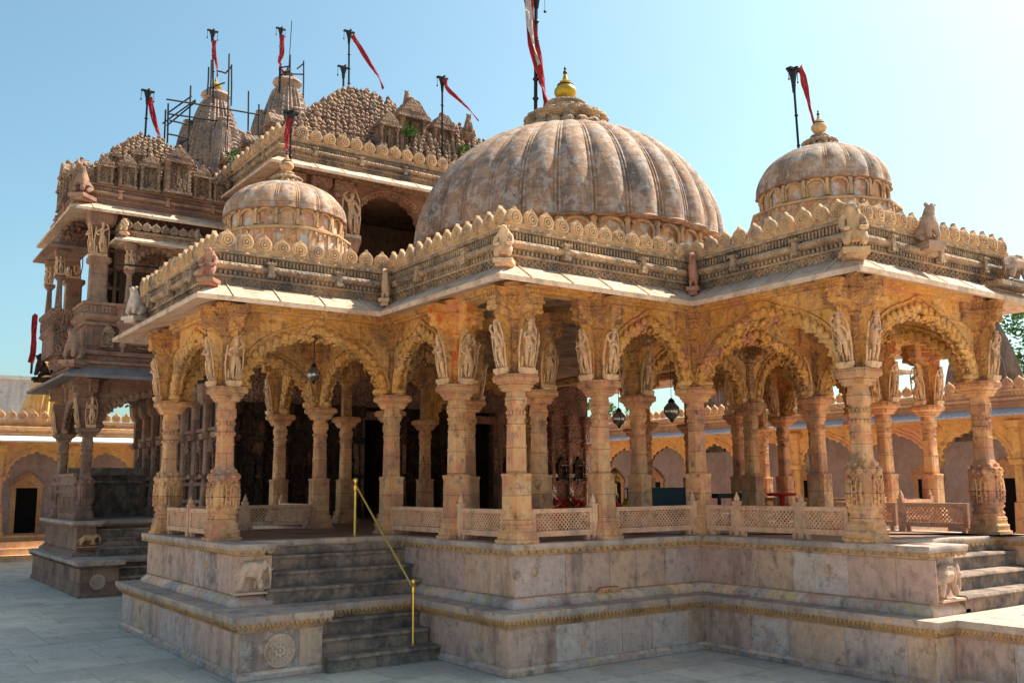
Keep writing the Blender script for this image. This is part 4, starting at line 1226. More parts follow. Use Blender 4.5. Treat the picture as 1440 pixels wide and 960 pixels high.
inst('elephant_relief', small_ele, tower, (-1.93, 14.22, .98), 0, .75)
steps(tower, -1.6, 1.6, 13.3, (.57, .38, .19), .27)
steps(tower, -1.75, 1.6, 14.85, (1.356, 1.156, .956), .28)
TC = colmesh('tower')
for x, y, k, fg in [(-1.93, 14.95, 'carved', 'WS'), (-1.93, 17.9, 'carved', 'W'), (1.2, 14.95, 'plain', 'S'), (1.2, 17.9, 'plain', '')]:
    column(tower, x, y, kind=k, figs=fg, mat='tower', seed=1)
for a, b in [((-1.93, 14.95), (1.2, 14.95)), ((-1.93, 17.9), (-1.93, 14.95)), ((-1.93, 17.9), (1.2, 17.9))]:
    arch(tower, a, b, mat='tower'); beam(tower, a, b, mat='tower')
# solid seat backs between the rear columns
m = MB()
m.box(-1.7, 17.85, 1.56, 1.6, 18.1, 2.45); m.box(-1.75, 17.70, 2.45, 1.6, 18.1, 2.52); m.box(-1.75, 17.62, 2.66, 1.6, 18.1, 2.86)
m.loft([[(-1.72, 17.8, 2.5), (-1.72, 17.68, 2.68), (-1.72, 18.1, 2.68)], [(1.6, 17.8, 2.5), (1.6, 17.68, 2.68), (1.6, 18.1, 2.68)]])
for x in (-1.0, -.2, .6): m.box(x - .06, 17.80, 1.56, x + .06, 17.86, 2.45)
m.obj('seat_back', 'step', tower)
m = MB()
m.box(-2.02, 15.3, 1.56, -1.84, 17.6, 2.2); m.box(-2.08, 15.25, 2.2, -1.84, 17.65, 2.28); m.box(-2.05, 15.25, 2.28, -1.84, 17.6, 2.38); m.box(-2.11, 15.25, 2.38, -1.84, 17.65, 2.46); m.box(-2.08, 15.25, 2.46, -1.84, 17.6, 2.6); m.box(-2.14, 15.22, 2.6, -1.82, 17.68, 2.68)
for k in range(14): m.box(-2.05, 15.4 + k * .16, 1.7, -2.02, 15.47 + k * .16, 2.1)
m.obj('seat_back', 'tower', tower)
# first eave and band
TR = [(-2.4, 18.65), (-2.4, 14.25), (1.6, 14.25), (1.6, 18.65)]
m = MB()
z = 4.95
m.sweep(TR, [(.353, z - .07), (.353, z), (.02, z + .21), (-.35, z + .22), (-.35, z + .12), (-.2, z + .11)])
m.obj('eave', 'slate', tower)
m = MB()
# balcony level mouldings up to the rail
prof = [(.0, 5.12), (.0, 5.24), (.05, 5.26), (.05, 5.33), (-.02, 5.36), (-.02, 5.46), (.06, 5.48), (.08, 5.53), (.06, 5.58), (-.06, 5.62), (-.06, 6.18), (.02, 6.2), (.02, 6.26), (-.05, 6.3), (.0, 6.34), (.06, 6.4), (.07, 6.46), (-.02, 6.5), (-.02, 6.68), (.04, 6.7), (.06, 6.76), (-.3, 6.78), (-.4, 5.12)]
m.sweep(offset(TR, -.12), prof)
for x, y, a, i, L in along(TR[:3], -.14, .085):
    m.box(-.025, -.03, 5.38, .025, .003, 5.44, Mt(x, y, 0, a)); m.box(-.022, -.03, 6.52, .022, .003, 6.67, Mt(x, y, 0, a))
for x, y, a, i, L in along(TR[:3], -.18, .22):
    m.box(-.07, -.03, 5.66, .07, .003, 6.14, Mt(x, y, 0, a)); m.box(-.05, -.045, 5.7, .05, .003, 6.1, Mt(x, y, 0, a))
m.obj('balcony_band', 'tower', tower)
m = MB()
m.box(-2.2, 14.5, 5.1, 1.6, 18.5, 6.72); m.obj('upper_floor', 'tower', tower)
for x in (-1.75, -.9, .2):
    o = inst('niche', NIC, tower, (x, 14.30, 5.66), 0, .62)
# upper storey: walls set back, lattice windows, corner pillars
m = MB()
wx, wy = -1.75, 14.95
m.box(wx + .5, wy + .55, 6.75, 1.6, wy + .8, 9.15); m.box(wx + .3, wy + .5, 6.75, wx + .55, 18.4, 9.15)
m.box(wx + .3, 18.2, 6.75, 1.6, 18.4, 9.15)
m.obj('upper_wall', 'tower', tower)
def lattice(owner, x0, x1, y, z0, z1, mat='tower', rz=None):
    m = MB()
    nx = 2; nz = 4
    for i in range(nx + 1):
        x = x0 + (x1 - x0) * i / nx; m.box(x - .035, y - .05, z0, x + .035, y + .05, z1)
    for j in range(nz + 1):
        z = z0 + (z1 - z0) * j / nz; m.box(x0, y - .045, z - .035, x1, y + .045, z + .035)
    zc = z0 + (z1 - z0) / nz
    for j in range(8):
        for s in (-1, 1):
            for i in range(nx):
                xa = x0 + (x1 - x0) * i / nx; wd = (x1 - x0) / nx; hh = (z1 - z0) / nz
                M = Mt(xa + wd * (j + .5) / 8, y, zc + hh * .5) @ Matrix.Rotation(R(38 * s), 4, 'Y')
                m.box(-.009, -.02, -hh * .5, .009, .02, hh * .5, M)
    return m.obj('lattice_window', mat, owner)
lattice(tower, -1.70, -1.28, 15.05, 6.78, 8.7)
m = MB(); m.box(-1.72, 15.35, 6.76, -.2, 15.38, 9.1); m.obj('window_pane', 'darkwood', tower)
def tall_pillar(x, y, s=1.0, mat='tower', fig=('S', 'W'), ztop=9.1, z0=6.76):
    m = MB()
    h = .2 * s
    stack(m, [(z0, h * 1.15, 's'), (z0 + .12, h * 1.1, 's'), (z0 + .14, h, 's'), (z0 + 1.0, h * .97, 's'), (z0 + 1.02, h * 1.15, 's'), (z0 + 1.06, h * 1.3, 's'), (z0 + 1.16, h * 1.3, 's'), (z0 + 1.17, h * .6, 's'), (z0 + 1.9, h * .6, 's'), (z0 + 1.95, h * 1.2, 's'), (z0 + 2.05, h * 1.5, 's'), (ztop, h * 1.7, 's')], (x, y))
    o = m.obj('upper_pillar', mat, tower)
    for i, f in enumerate(fig):
        a = {'S': 0, 'W': -90}[f]
        k = inst('bracket_figure', FIG[i], o)
        k.matrix_basis = Matrix.Translation((x, y, z0 + 1.2)) @ Matrix.Rotation(R(a), 4, 'Z') @ Matrix.Translation((0, -.17, .02)) @ Matrix.Rotation(R(7), 4, 'X') @ Matrix.Scale(1.3, 4)
tall_pillar(-1.95, 14.75)
tall_pillar(-1.95, 17.8)
# small balcony on the front face
m = MB()
bx0, bx1, by = -1.42, .06, 14.12
B_ = [(bx0 - .1, 14.9), (bx0 - .1, by), (bx1 + .1, by), (bx1 + .1, 14.9)]
m.sweep(B_, [(-.10, 5.75), (0, 5.9), (-.03, 6.1), (.03, 6.2), (.05, 6.3), (0, 6.35), (0, 6.62), (.05, 6.66), (.05, 6.72), (-.06, 6.74), (-.2, 6.74), (-.2, 5.75)], False)
for x, y, a, i, L in along(B_, .0, .08):
    m.box(-.02, -.02, 6.38, .02, .003, 6.58, Mt(x, y, 0, a))
for x in (bx0, (bx0 + bx1) / 2, bx1):
    m.ball((x, by + .04, 5.72), .09, 8, 5); m.ball((x, by + .04, 5.60), .05, 8, 5)
m.box(bx0 - .05, by + .1, 5.8, bx1 + .05, 14.5, 6.6)
m.obj('balcony', 'tower', tower)
for x in (bx0 + .08, bx1 - .08):
    m = MB()
    stack(m, [(6.72, .09, 's'), (6.85, .075, 's'), (7.45, .065, 'o'), (7.5, .09, 'c'), (7.55, .12, 's'), (7.62, .12, 's'), (7.64, .06, 's'), (8.05, .07, 's'), (8.1, .13, 's'), (8.25, .16, 's')], (x, by + .1))
    o = m.obj('balcony_column', 'tower', tower)
    inst('bracket_figure', FIG[1], o, (x, by + .0, 7.64), 0, .75); inst('bracket_figure', FIG[0], o, (x - .08, by + .1, 7.64), R(-90), .75)
a_ = arch_mb(bx1 - bx0, rise=.52, foot=.2, top=.66, th=.05, ringw=.11)
inst('arch', a_.mesh('arch', 'tower'), tower, ((bx0 + bx1) / 2, by + .1, 7.62))
m = MB(); B2 = [(bx0 - .15, 14.9), (bx0 - .15, by), (bx1 + .15, by), (bx1 + .15, 14.9)]
m.sweep(B2, [(.22, 8.24), (.22, 8.29), (0, 8.42), (-.1, 8.44), (-.1, 8.3)], False); m.box(bx0 - .15, by, 8.25, bx1 + .15, 14.9, 8.40)
m.obj('balcony_eave', 'eave', tower)
m = MB(); m.sweep(B2, [(-.03, 8.42), (-.03, 8.5), (.02, 8.51), (.02, 8.58), (-.1, 8.6), (-.1, 8.42)], False)
m.obj('balcony_cornice', 'cornice', tower)
dm = merlon_mesh('cornice')
for x, y, a, i, L in along(B2, 0, .235): inst('medallion', dm, tower, (x, y, 8.58), a, .9)
m = MB(); m.box(bx0, 14.85, 6.7, bx1, 14.9, 7.72); m.obj('doorway', 'darkwood', tower)
m = MB(); m.box(bx0 - .1, 14.86, 7.7, bx1 + .1, 14.95, 8.3)
for k in range(9): m.ball((bx0 + .15 + k * .15, 14.85, 8.0 + .12 * math.sin(k * 1.4)), .07, 7, 5)
m.obj('carved_tympanum', 'towercarved', tower)
m = MB(); m.tube([(-1.75, 13.95, 7.66), (.35, 13.95, 7.72)], .022, 6); m.obj('iron_bar', 'black', tower)
# balcony on the left face
m = MB(); Q = [(-2.0, 17.4), (-2.75, 17.4), (-2.75, 15.7), (-2.0, 15.7)]
m.sweep(Q, [(-.35, 5.3), (-.2, 5.5), (-.22, 5.7), (-.05, 5.9), (-.08, 6.1), (.03, 6.2), (.0, 6.3), (0, 6.6), (.05, 6.66), (.05, 6.74), (-.2, 6.75), (-.5, 5.3)], False)
m.box(-2.7, 15.75, 5.6, -2.0, 17.35, 6.6)
for x, y, a, i, L in along(Q, .0, .09): m.box(-.022, -.02, 6.34, .022, .003, 6.58, Mt(x, y, 0, a))
m.obj('balcony', 'towercarved', tower)
for y in (15.85, 17.25):
    m = MB()
    stack(m, [(6.72, .09, 's'), (6.85, .075, 's'), (7.45, .065, 'o'), (7.5, .09, 'c'), (7.55, .12, 's'), (7.62, .12, 's'), (7.64, .06, 's'), (8.05, .07, 's'), (8.1, .13, 's'), (8.25, .16, 's')], (-2.62, y))
    o = m.obj('balcony_column', 'tower', tower)
    inst('bracket_figure', FIG[1], o, (-2.64, y - .08, 7.64), 0, .75); inst('bracket_figure', FIG[2], o, (-2.72, y, 7.64), R(-90), .75)
m = MB(); m.sweep(Q, [(.26, 8.26), (.26, 8.31), (0, 8.44), (-.1, 8.46), (-.1, 8.3)], False); m.box(-2.75, 15.7, 8.27, -2.0, 17.4, 8.43); m.obj('balcony_eave', 'tower', tower)
m = MB()
for k in range(4): m.box(-2.7 + .1 * k, 15.8 + .1 * k, 8.4 + .14 * k, -2.0, 17.3 - .1 * k, 8.52 + .14 * k)
m.obj('balcony_roof', 'towercarved', tower)
for k in range(5): inst('roof_bell', TUR, tower, (-2.62 + .12 * k, 15.95 + .06 * k, 8.5 + .14 * k), 0, .7)
for k in range(5): inst('roof_bell', TUR, tower, (-2.6, 16.2 + .25 * k, 8.5), 0, .7)
# top eave, cornice, niches and bell roof
T2 = [(-2.4, 18.65), (-2.4, 14.6), (1.6, 14.6), (1.6, 18.65)]
cornice_parts(tower, T2, T2[:3], 9.05, merl=False, mats=('eave', 'tower', 'tower'))
m = MB(); m.box(-2.1, 14.9, 9.06, 1.6, 18.5, 9.75); m.obj('roof_slab', 'towercarved', tower)
niche_row(tower, [(-1.95, 14.62, 9.77), (-1.42, 14.62, 9.77), (-.88, 14.62, 9.77), (-.22, 14.50, 9.77), (.45, 14.62, 9.77), (.95, 14.62, 9.77), (1.4, 14.62, 9.77)], 0, (.8, .95, 1.1, 1.45, 1.05, .9, .75))
niche_row(tower, [(-2.38, 15.3, 9.77), (-2.38, 16.0, 9.77), (-2.42, 16.9, 9.77), (-2.38, 17.7, 9.77)], -90, (.9, 1.0, 1.3, 1.0))
bell_roof(tower, -2.3, 14.75, 1.3, 18.5, 9.85, 11.75, 8, .26, .58, 96)
niche_row(tower, [(-1.65, 15.0, 10.35), (-1.1, 15.0, 10.45), (.1, 15.0, 10.5), (.75, 15.05, 10.35)], 0, (.55, .65, .65, .55))

# ================================================================ spires behind the roof
def spire(label, cx, cy, z0, h, r, ztip_mat, loc_group):
    sp = thing('temple_spire', label, 'spire', loc_group)
    def body(cx, cy, z0, h, r, n=44, close=.40):
        m = MB(); rings = []
        for k in range(n + 1):
            t = k / n
            rr = r * (1 - (1 - close) * t ** 2.0)
            rings.append(sq(rr * (1.0 if k % 2 else .955), z0 + h * (t + (.004 if k % 2 else 0)), .30, (cx, cy)))
        m.loft(rings)
        # raised spines
        for a in range(4):
            M = Matrix.Translation((cx, cy, 0)) @ Matrix.Rotation(R(90) * a, 4, 'Z')
            for xo in (-.28, -.12, .12, .28):
                pts = []
                for k in range(n + 1):
                    t = k / n; rr = r * (1 - (1 - close) * t ** 2.0)
                    pts.append(M @ Vector((xo * rr * 1.2, -rr - .01, z0 + h * t)))
                m.tube(pts, .045 * r, 4)
        zt = z0 + h
        m.lathe([(r * close * .9, zt), (r * close * .7, zt + .12 * r), (r * close * .95, zt + .18 * r), (r * close * 1.15, zt + .28 * r), (r * close * .95, zt + .40 * r), (r * close * .4, zt + .46 * r)], 30, (cx, cy), lambda t, z: 1 + .06 * abs(math.sin(PI * 15 * t)))
        return m
    b = body(cx, cy, z0, h, r).obj('spire_body', 'spire', sp)
    for a in range(4):
        ca, sa = math.cos(R(90) * a), math.sin(R(90) * a)
        body(cx + ca * r * .95, cy + sa * r * .95, z0 - .2 * r, h * .52, r * .48, 26).obj('small_spire', 'spire', sp)
        body(cx + (ca - sa) * r * .88, cy + (sa + ca) * r * .88, z0 - .4 * r, h * .36, r * .36, 22).obj('small_spire', 'spire', sp)
        body(cx + ca * r * .86, cy + sa * r * .86, z0 + .32 * h, h * .40, r * .34, 22).obj('small_spire', 'spire', sp)
    m = MB(); m.box(cx - r * 1.5, cy - r * 1.5, 5.6, cx + r * 1.5, cy + r * 1.5, z0 - .35 * r); m.obj('spire_base', 'tower', sp)
    zt = z0 + h + .46 * r
    m = MB(); m.lathe([(.08, zt - .03), (.12, zt + .02), (.2, zt + .12), (.2, zt + .2), (.12, zt + .28), (.05, zt + .32), (.02, zt + .48)], 14, (cx, cy)); m.obj('pot', ztip_mat, sp)
    return zt
spire('grey stone spire with a yellow pot, wrapped in scaffolding, the left one of the two', 2.75, 21.2, 12.0, 3.25, 1.02, 'gold', 'spires above the shrine roof')
spire('right-hand stone spire with a small pole cage at its tip, behind the bell roof', 5.85, 22.6, 12.9, 4.05, 1.15, 'darkwood', 'spires above the shrine roof')

# ================================================================ cloisters around the courtyard
def cloister(name, label, org, rz, L, bay, zf=.85, ze=3.95, mat='ochrewall', evmat='bluetin', doors=True, depth=1.6, steps_=True, group=None, wall='lavender', phase=0.0):
    c = thing(name, label, 'cloister', group, (org[0], org[1], 0), rz)
    m = MB(); m.box(0, -.15, .0, L, depth + .3, zf)
    m.box(0, -.22, zf - .08, L, -.15, zf - .01)
    m.obj('cloister_floor', 'cloister', c)
    if steps_:
        for k in range(3):
            m = MB(); m.box(0, -.15 - .3 * (3 - k), 0.003, L, -.151, zf * (k + 1) / 4); m.obj('step', 'cloister', c)
    n = int(L / bay)
    m = MB(); m.box(0, depth, zf, L, depth + .2, ze); m.obj('rear_wall', wall, c)
    m = MB(); m.box(0, -.12, ze - .12, L, depth + .2, ze + .05); m.obj('cloister_roof', mat, c)
    zs = ze - 1.16
    pil = MB()
    stack(pil, [(zf, .22, 's'), (zf + .12, .22, 's'), (zf + .14, .18, 's'), (zf + .9, .16, 's'), (zf + .92, .14, 'o'), (zs - .16, .13, 'o'), (zs - .14, .19, 's'), (zs, .22, 's'), (zs + .01, .12, 's'), (ze - .35, .12, 's'), (ze - .3, .2, 's'), (ze - .12, .24, 's')])
    pm = pil.mesh('cloister_column', mat)
    am = arch_mb(bay, rise=.78, foot=.22, top=1.05, cusps=11, th=.06, beads=False, ringw=.13).mesh('arch', mat)
    d = MB()
    d.box(-.5, -.06, zf, -.34, .0, zf + 1.55); d.box(.34, -.06, zf, .5, 0, zf + 1.55); d.box(-.56, -.1, zf + 1.55, .56, 0, zf + 1.68)
    d.loft([[(-.5, -.08, zf + 1.68), (.5, -.08, zf + 1.68), (0.06, -.08, zf + 2.05), (-.06, -.08, zf + 2.05)], [(-.5, 0, zf + 1.68), (.5, 0, zf + 1.68), (.06, 0, zf + 2.05), (-.06, 0, zf + 2.05)]])
    d.tube([(-.45, -.09, zf + 1.72), (-.2, -.09, zf + 1.95), (0, -.09, zf + 2.1), (.2, -.09, zf + 1.95), (.45, -.09, zf + 1.72)], .04, 5)
    dmesh = d.mesh('door_frame', 'cloister')
    dp = MB(); dp.box(-.34, -.03, zf, .34, -.005, zf + 1.55); dpm = dp.mesh('door', 'void')  # black panel filling the frame, the unlit room's shade put into its colour
    for k in range(n + 1):
        inst('cloister_column', pm, c, (k * bay + phase, 0, 0))
        if k < n:
            inst('arch', am, c, ((k + .5) * bay + phase, 0, zs))
            if doors:
                f_ = inst('door_frame', dmesh, c, ((k + .5) * bay + phase, depth, 0)); inst('door', dpm, f_)
    m = MB()
    m.loft([[(0, a, b) for a, b in [(-.62, ze - .02), (-.62, ze + .03), (.0, ze + .22), (.3, ze + .22), (.3, ze + .1), (-.1, ze + .06)]], [(L, a, b) for a, b in [(-.62, ze - .02), (-.62, ze + .03), (.0, ze + .22), (.3, ze + .22), (.3, ze + .1), (-.1, ze + .06)]]])
    m.obj('eave', evmat, c)
    m = MB()
    pr = [(0, ze + .2), (-.02, ze + .3), (.03, ze + .32), (.03, ze + .4), (-.08, ze + .44), (-.09, ze + .5), (0.02, ze + .54), (.02, ze + .66), (-.03, ze + .68), (-.03, ze + .74), (.2, ze + .75), (.2, ze + .2)]
    m.loft([[(0, a, b) for a, b in pr], [(L, a, b) for a, b in pr]])
    k = 0
    while k * .1 < L:
        m.box(k * .1, -.0, ze + .56, k * .1 + .05, .03, ze + .64); k += 1
    m.obj('cornice', 'cloister', c)
    me = merlon_mesh('cloister')
    nm = min(100, int(L / .33))
    for k in range(nm):
        inst('medallion', me, c, ((k + .5) * L / nm, 0, ze + .72), 0, 1.25)
    return c
cloister('cloister', 'sunlit ochre cloister with a bright eave and low steps at the far left', (-9.0, 26.0), 0, 26.4, 2.2, zf=.8, ze=3.88, evmat='marble', phase=.0)
cloister('cloister', 'shaded cloister with blue grey eave and small dark doorways behind the hall on the right', (19.0, 24.8), R(-90), 31.2, 2.4, zf=.85, ze=4.05, phase=-.05)

# ================================================================ far spires and trees
def far_spire(label, cx, cy, z0, h, r, mat, n=12, cat='spire'):
    s = thing('far_spire', label, cat)
    m = MB(); rings = []
    for k in range(n + 1):
        t = k / n; rings.append(sq(r * (1 - .66 * t ** 1.7), z0 + h * t, .34, (cx, cy)))
    m.loft(rings)
    for a in range(4):
        M = Matrix.Translation((cx, cy, 0)) @ Matrix.Rotation(R(90) * a, 4, 'Z')
        for xo in (-.35, -.12, .12, .35):
            m.tube([M @ Vector((xo * r * (1 - .66 * (k / n) ** 1.7), -r * (1 - .66 * (k / n) ** 1.7) - .01, z0 + h * k / n)) for k in range(n + 1)], .07 * r, 4)
    m.box(cx - r * 1.1, cy - r * 1.1, 3.5, cx + r * 1.1, cy + r * 1.1, z0)
    m.obj('spire_body', mat, s)
    m = MB(); z = z0 + h
    m.lathe([(r * .3, z), (r * .42, z + .08), (r * .42, z + .2), (r * .2, z + .28), (r * .12, z + .33), (r * .18, z + .42), (r * .12, z + .52), (.02, z + .7)], 20, (cx, cy))
    m.obj('pot', mat, s)
far_spire('yellow painted spire of a small shrine above the left cloister', -.35, 29.3, 4.5, 2.3, 1.05, 'yellowspire')
far_spire('soot-black stone spire above the right cloister, beside the tree', 21.5, 5.35, 4.7, 2.6, 1.0, 'darkspire')
far_spire('blackened spire seen through the arches of the hall', 21.5, 16.0, 4.7, 1.8, .9, 'darkspire')

def tree(label, x, y, h, r, seed, dens=1.0, tip=.5):
    rnd = random.Random(seed)
    t = thing('tree', label, 'tree', loc=(x, y, 0))
    m = MB(); m.tube([(0, 0, 0), (.1, 0, h * .3), (0, .1, h * .6), (.05, 0, h * .85)], [.22, .17, .12, .05], 8)
    limbs = []
    for k in range(9):
        a = rnd.random() * 2 * PI; z = h * rnd.uniform(.4, .75); e = Vector((math.cos(a) * r * rnd.uniform(.5, .9), math.sin(a) * r * rnd.uniform(.5, .9), z + h * rnd.uniform(.05, .22)))
        m.tube([(0, 0, z), (e.x * .5, e.y * .5, (z + e.z) / 2 + .1), e], [.08, .05, .02], 5); limbs.append(e)
    m.obj('trunk', 'bark', t)
    f_ = MB()
    cl = [Vector((rnd.uniform(-r, r) * .85, rnd.uniform(-r, r) * .85, h * rnd.uniform(.5, 1.0))) for _ in range(int(34 * dens))] + limbs
    for c in cl:
        cr = rnd.uniform(.28, .55) * r * .5
        for _ in range(int(70 * dens)):
            d = Vector((rnd.gauss(0, 1), rnd.gauss(0, 1), rnd.gauss(0, .8))).normalized() * cr * rnd.random() ** .4
            p = c + d
            u = Vector((rnd.gauss(0, 1), rnd.gauss(0, 1), rnd.gauss(0, 1))).normalized(); v = u.cross(Vector((rnd.gauss(0, 1), rnd.gauss(0, 1), rnd.gauss(0, 1)))).normalized()
            s = rnd.uniform(.06, .12)
            f_.add([p - u * s, p + v * s * .5, p + u * s, p - v * s * .5], [(0, 1, 2, 3)])
    f_.obj('crown', 'leaf', t)
tree('leafy green tree beyond the right cloister at the edge of view', 27.0, 5.6, 9.2, 2.6, 3, 1.5)
tree('small green treetop seen above the cloister through the hall', 25.5, 26.8, 7.0, 1.6, 5)
tree('green treetop glimpsed between the right columns of the hall', 24.5, 14.0, 7.0, 1.6, 8)

# ================================================================ flagpoles with ribbons
def ribbon_mb(pts, w0, w1, thick=.012, twist=0.0):
    m = MB(); rings = []
    pts = [Vector(p) for p in pts]; n = len(pts)
    # resample
    P = []
    for i in range(n - 1):
        for k in range(5):
            t = k / 5
            p0 = pts[max(i - 1, 0)]; p1 = pts[i]; p2 = pts[i + 1]; p3 = pts[min(i + 2, n - 1)]
            P.append(.5 * ((2 * p1) + (p2 - p0) * t + (2 * p0 - 5 * p1 + 4 * p2 - p3) * t * t + (3 * p1 - p0 - 3 * p2 + p3) * t ** 3))
    P.append(pts[-1])
    side = Vector((.82, -.57, 0))
    for i, p in enumerate(P):
        t = i / (len(P) - 1)
        w_ = (w0 + (w1 - w0) * t) / 2
        a = twist * t * PI + .35 * math.sin(t * 9)
        d = (P[min(i + 1, len(P) - 1)] - P[max(i - 1, 0)]).normalized()
        u = side * math.cos(a) + side.cross(d) * math.sin(a)
        u = (u - d * u.dot(d)).normalized(); nn = u.cross(d)
        ring = []
        for q in range(5):
            s = -1 + q / 2
            ring.append(p + u * s * w_ + nn * (.24 * w_ * math.cos(s * 5 + t * 14) + .06 * w_ * math.sin(t * 40)))
        for q in range(4, -1, -1):
            s = -1 + q / 2
            ring.append(p + u * s * w_ + nn * (.24 * w_ * math.cos(s * 5 + t * 14) + .06 * w_ * math.sin(t * 40) + thick))
        rings.append(ring)
    m.loft(rings)
    return m
def flagpole(label, base, top, rib, w0=.16, w1=.08, r=.035, funnel=True, grey=False, twist=.6):
    t = thing('flagpole', label, 'flagpole', 'flagpoles with red ribbons', base)
    B = Vector(base); T = Vector(top) - B
    m = MB(); m.tube([(0, 0, -.25), T], r, 7)
    n = max(3, int(T.length / .45))
    for k in range(n):
        c = T * ((k + .5) / n); m.ball(c, r * 1.8, 7, 4, (1, 1, .6))
    m.obj('pole', 'black', t)
    if funnel:
        m = MB(); m.lathe([(r * 1.3, T.z - .38), (r * 1.9, T.z - .2), (r * 3.2, T.z - .05), (r * 3.8, T.z), (r * 3.2, T.z + .03)], 6, (T.x, T.y)); m.box(T.x - r * 6, T.y - .05, T.z - .0, T.x + r * 6, T.y + .05, T.z + .04); m.box(T.x - .02, T.y - r * 5, T.z + .01, T.x + .02, T.y + r * 5, T.z + .05)
        m.obj('pole_bracket', 'black', t)
        for s in (-1, 1):
            m = MB(); m.tube([(T.x + s * r * 5.6, T.y, T.z), (T.x + s * r * 5.8, T.y, T.z - r * 8)], .007, 4); m.ball((T.x + s * r * 5.8, T.y, T.z - r * 8.6), r * .9, 6, 4)
            m.obj('bell', 'black', t)
    if rib:
        o = ribbon_mb([Vector(q) - B for q in rib], w0, w1, twist=twist).obj('ribbon', 'redcloth', t)
        if grey:
            ribbon_mb([Vector(q) - B + Vector((-.06, -.05, 0)) for q in rib[:3]], w0 * .7, w1 * .5, twist=twist).obj('ribbon', 'greycloth', t)
    return t
flagpole('tallest flagpole, rising beside the big dome with a long red and grey ribbon', (5.89, 7.2, 9.6), (5.98, 7.2, 13.98), [(5.72, 7.15, 13.85), (5.78, 7.15, 13.0), (6.0, 7.15, 12.1), (6.14, 7.15, 11.5), (6.27, 7.15, 10.95)], .26, .36, .045, True, True)
flagpole('thin flagpole above the small right dome with a twisted red ribbon', (5.71, -.3, 7.55), (5.66, -.3, 9.1), [(5.68, -.36, 9.13), (5.8, -.36, 9.12), (5.9, -.36, 8.85), (5.98, -.36, 8.55), (6.1, -.36, 8.2), (6.17, -.36, 7.98)], .16, .10, .02)
flagpole('short flagpole beside the small left dome with a red ribbon hanging down', (-.59, 5.9, 7.4), (-.62, 5.9, 9.0), [(-.66, 5.86, 8.9), (-.70, 5.86, 8.5), (-.66, 5.86, 8.05)], .10, .09, .022)
flagpole('flagpole over the left tower roof with a straight red ribbon trailing down', (-.49, 17, 11.3), (-.47, 17, 13.42), [(-.43, 16.95, 13.25), (-.32, 16.95, 12.8), (-.16, 16.95, 12.3), (.04, 16.95, 11.9)], .16, .12, .03)
flagpole('flagpole above the scaffolded spire with a red ribbon blown against it', (2.5, 20.6, 15.3), (2.38, 20.6, 17.54), [(2.42, 20.5, 17.2), (2.42, 20.5, 16.8), (2.52, 20.5, 16.4), (2.58, 20.5, 15.95)], .14, .12, .03)
flagpole('flagpole on the right spire with a short tangled pink red ribbon', (5.39, 22.2, 16.9), (5.38, 22.2, 19.15), [(5.4, 22.1, 18.9), (5.42, 22.1, 18.2), (5.32, 22.1, 17.8), (5.5, 22.1, 17.45)], .16, .16, .03)
flagpole('tall flagpole on the peak of the bell roof with a red ribbon streaming right', (5.28, 16, 14.0), (5.24, 16, 16.42), [(5.3, 15.9, 16.3), (5.55, 15.9, 16.0), (5.95, 15.9, 15.5), (6.25, 15.9, 15.15), (6.42, 15.9, 14.8)], .16, .12, .03)
flagpole('short ribbonless flagpole just left of the peak of the bell roof', (5.79, 17.5, 14.4), (5.77, 17.5, 15.95), None, r=.035)
flagpole('flagpole at the right end of the bell roof with a thin red ribbon curling right', (6.02, 11.6, 11.4), (6.01, 11.6, 13.45), [(6.03, 11.5, 13.4), (6.12, 11.5, 13.15), (6.45, 11.5, 12.95), (6.85, 11.5, 12.7), (7.15, 11.5, 12.45)], .14, .05, .028)
flagpole('stubby pole wound in red cloth beside the yellow spire at the far left', (-1.85, 24.6, 6.3), (-1.85, 24.6, 8.05), [(-1.87, 24.5, 8.0), (-1.87, 24.5, 7.4), (-1.85, 24.5, 6.8), (-1.9, 24.5, 6.4)], .17, .19, .04, False, False, .1)
m = MB(); m.tube([(19.3, 4.0, 4.5), (19.2, 4.0, 6.9)], .03, 6)
t = thing('flagpole', 'small flagpole with a scrap of red cloth just under the right end of the eave', 'flagpole', 'flagpoles with red ribbons')
m.obj('pole', 'black', t); ribbon_mb([(19.15, 3.9, 6.95), (19.2, 3.85, 6.75), (19.25, 3.8, 6.6)], .3, .25).obj('ribbon', 'redcloth', t)

# ================================================================ scaffolding
SC1 = [(0.91,20.40,12.4,0.92,20.40,14.36),(1.03,20.40,12.5,0.99,20.40,14.59),(1.68,20.40,12.6,1.68,20.40,15.37),(2.86,20.1,12.6,2.81,20.1,16.66),(3.67,20.40,12.5,3.62,20.40,15.65),(4.02,20.40,12.8,4.00,20.40,15.27),(3.04,20.40,15.0,3.00,20.40,16.44),(2.23,20.40,15.2,2.24,20.40,16.16),(2.33,20.40,15.2,2.32,20.40,16.43),(3.01,21.9,15.0,2.99,21.9,16.33),(0.92,20.37,14.71,4.03,20.37,14.89),(0.84,20.37,13.87,1.84,20.37,14.90),(0.99,20.43,13.85,1.87,20.43,14.87),(1.00,20.37,14.23,2.79,20.37,14.36),(1.05,20.37,14.02,1.63,20.37,14.00),(0.98,20.37,13.56,1.65,20.37,13.54),(1.03,20.43,12.97,1.65,20.43,13.52),(0.99,20.43,14.27,1.73,20.43,15.03),(2.28,20.40,15.43,2.79,20.40,15.75),(2.51,20.40,16.10,2.83,20.40,16.09),(2.83,20.40,16.12,3.02,20.40,16.42)]
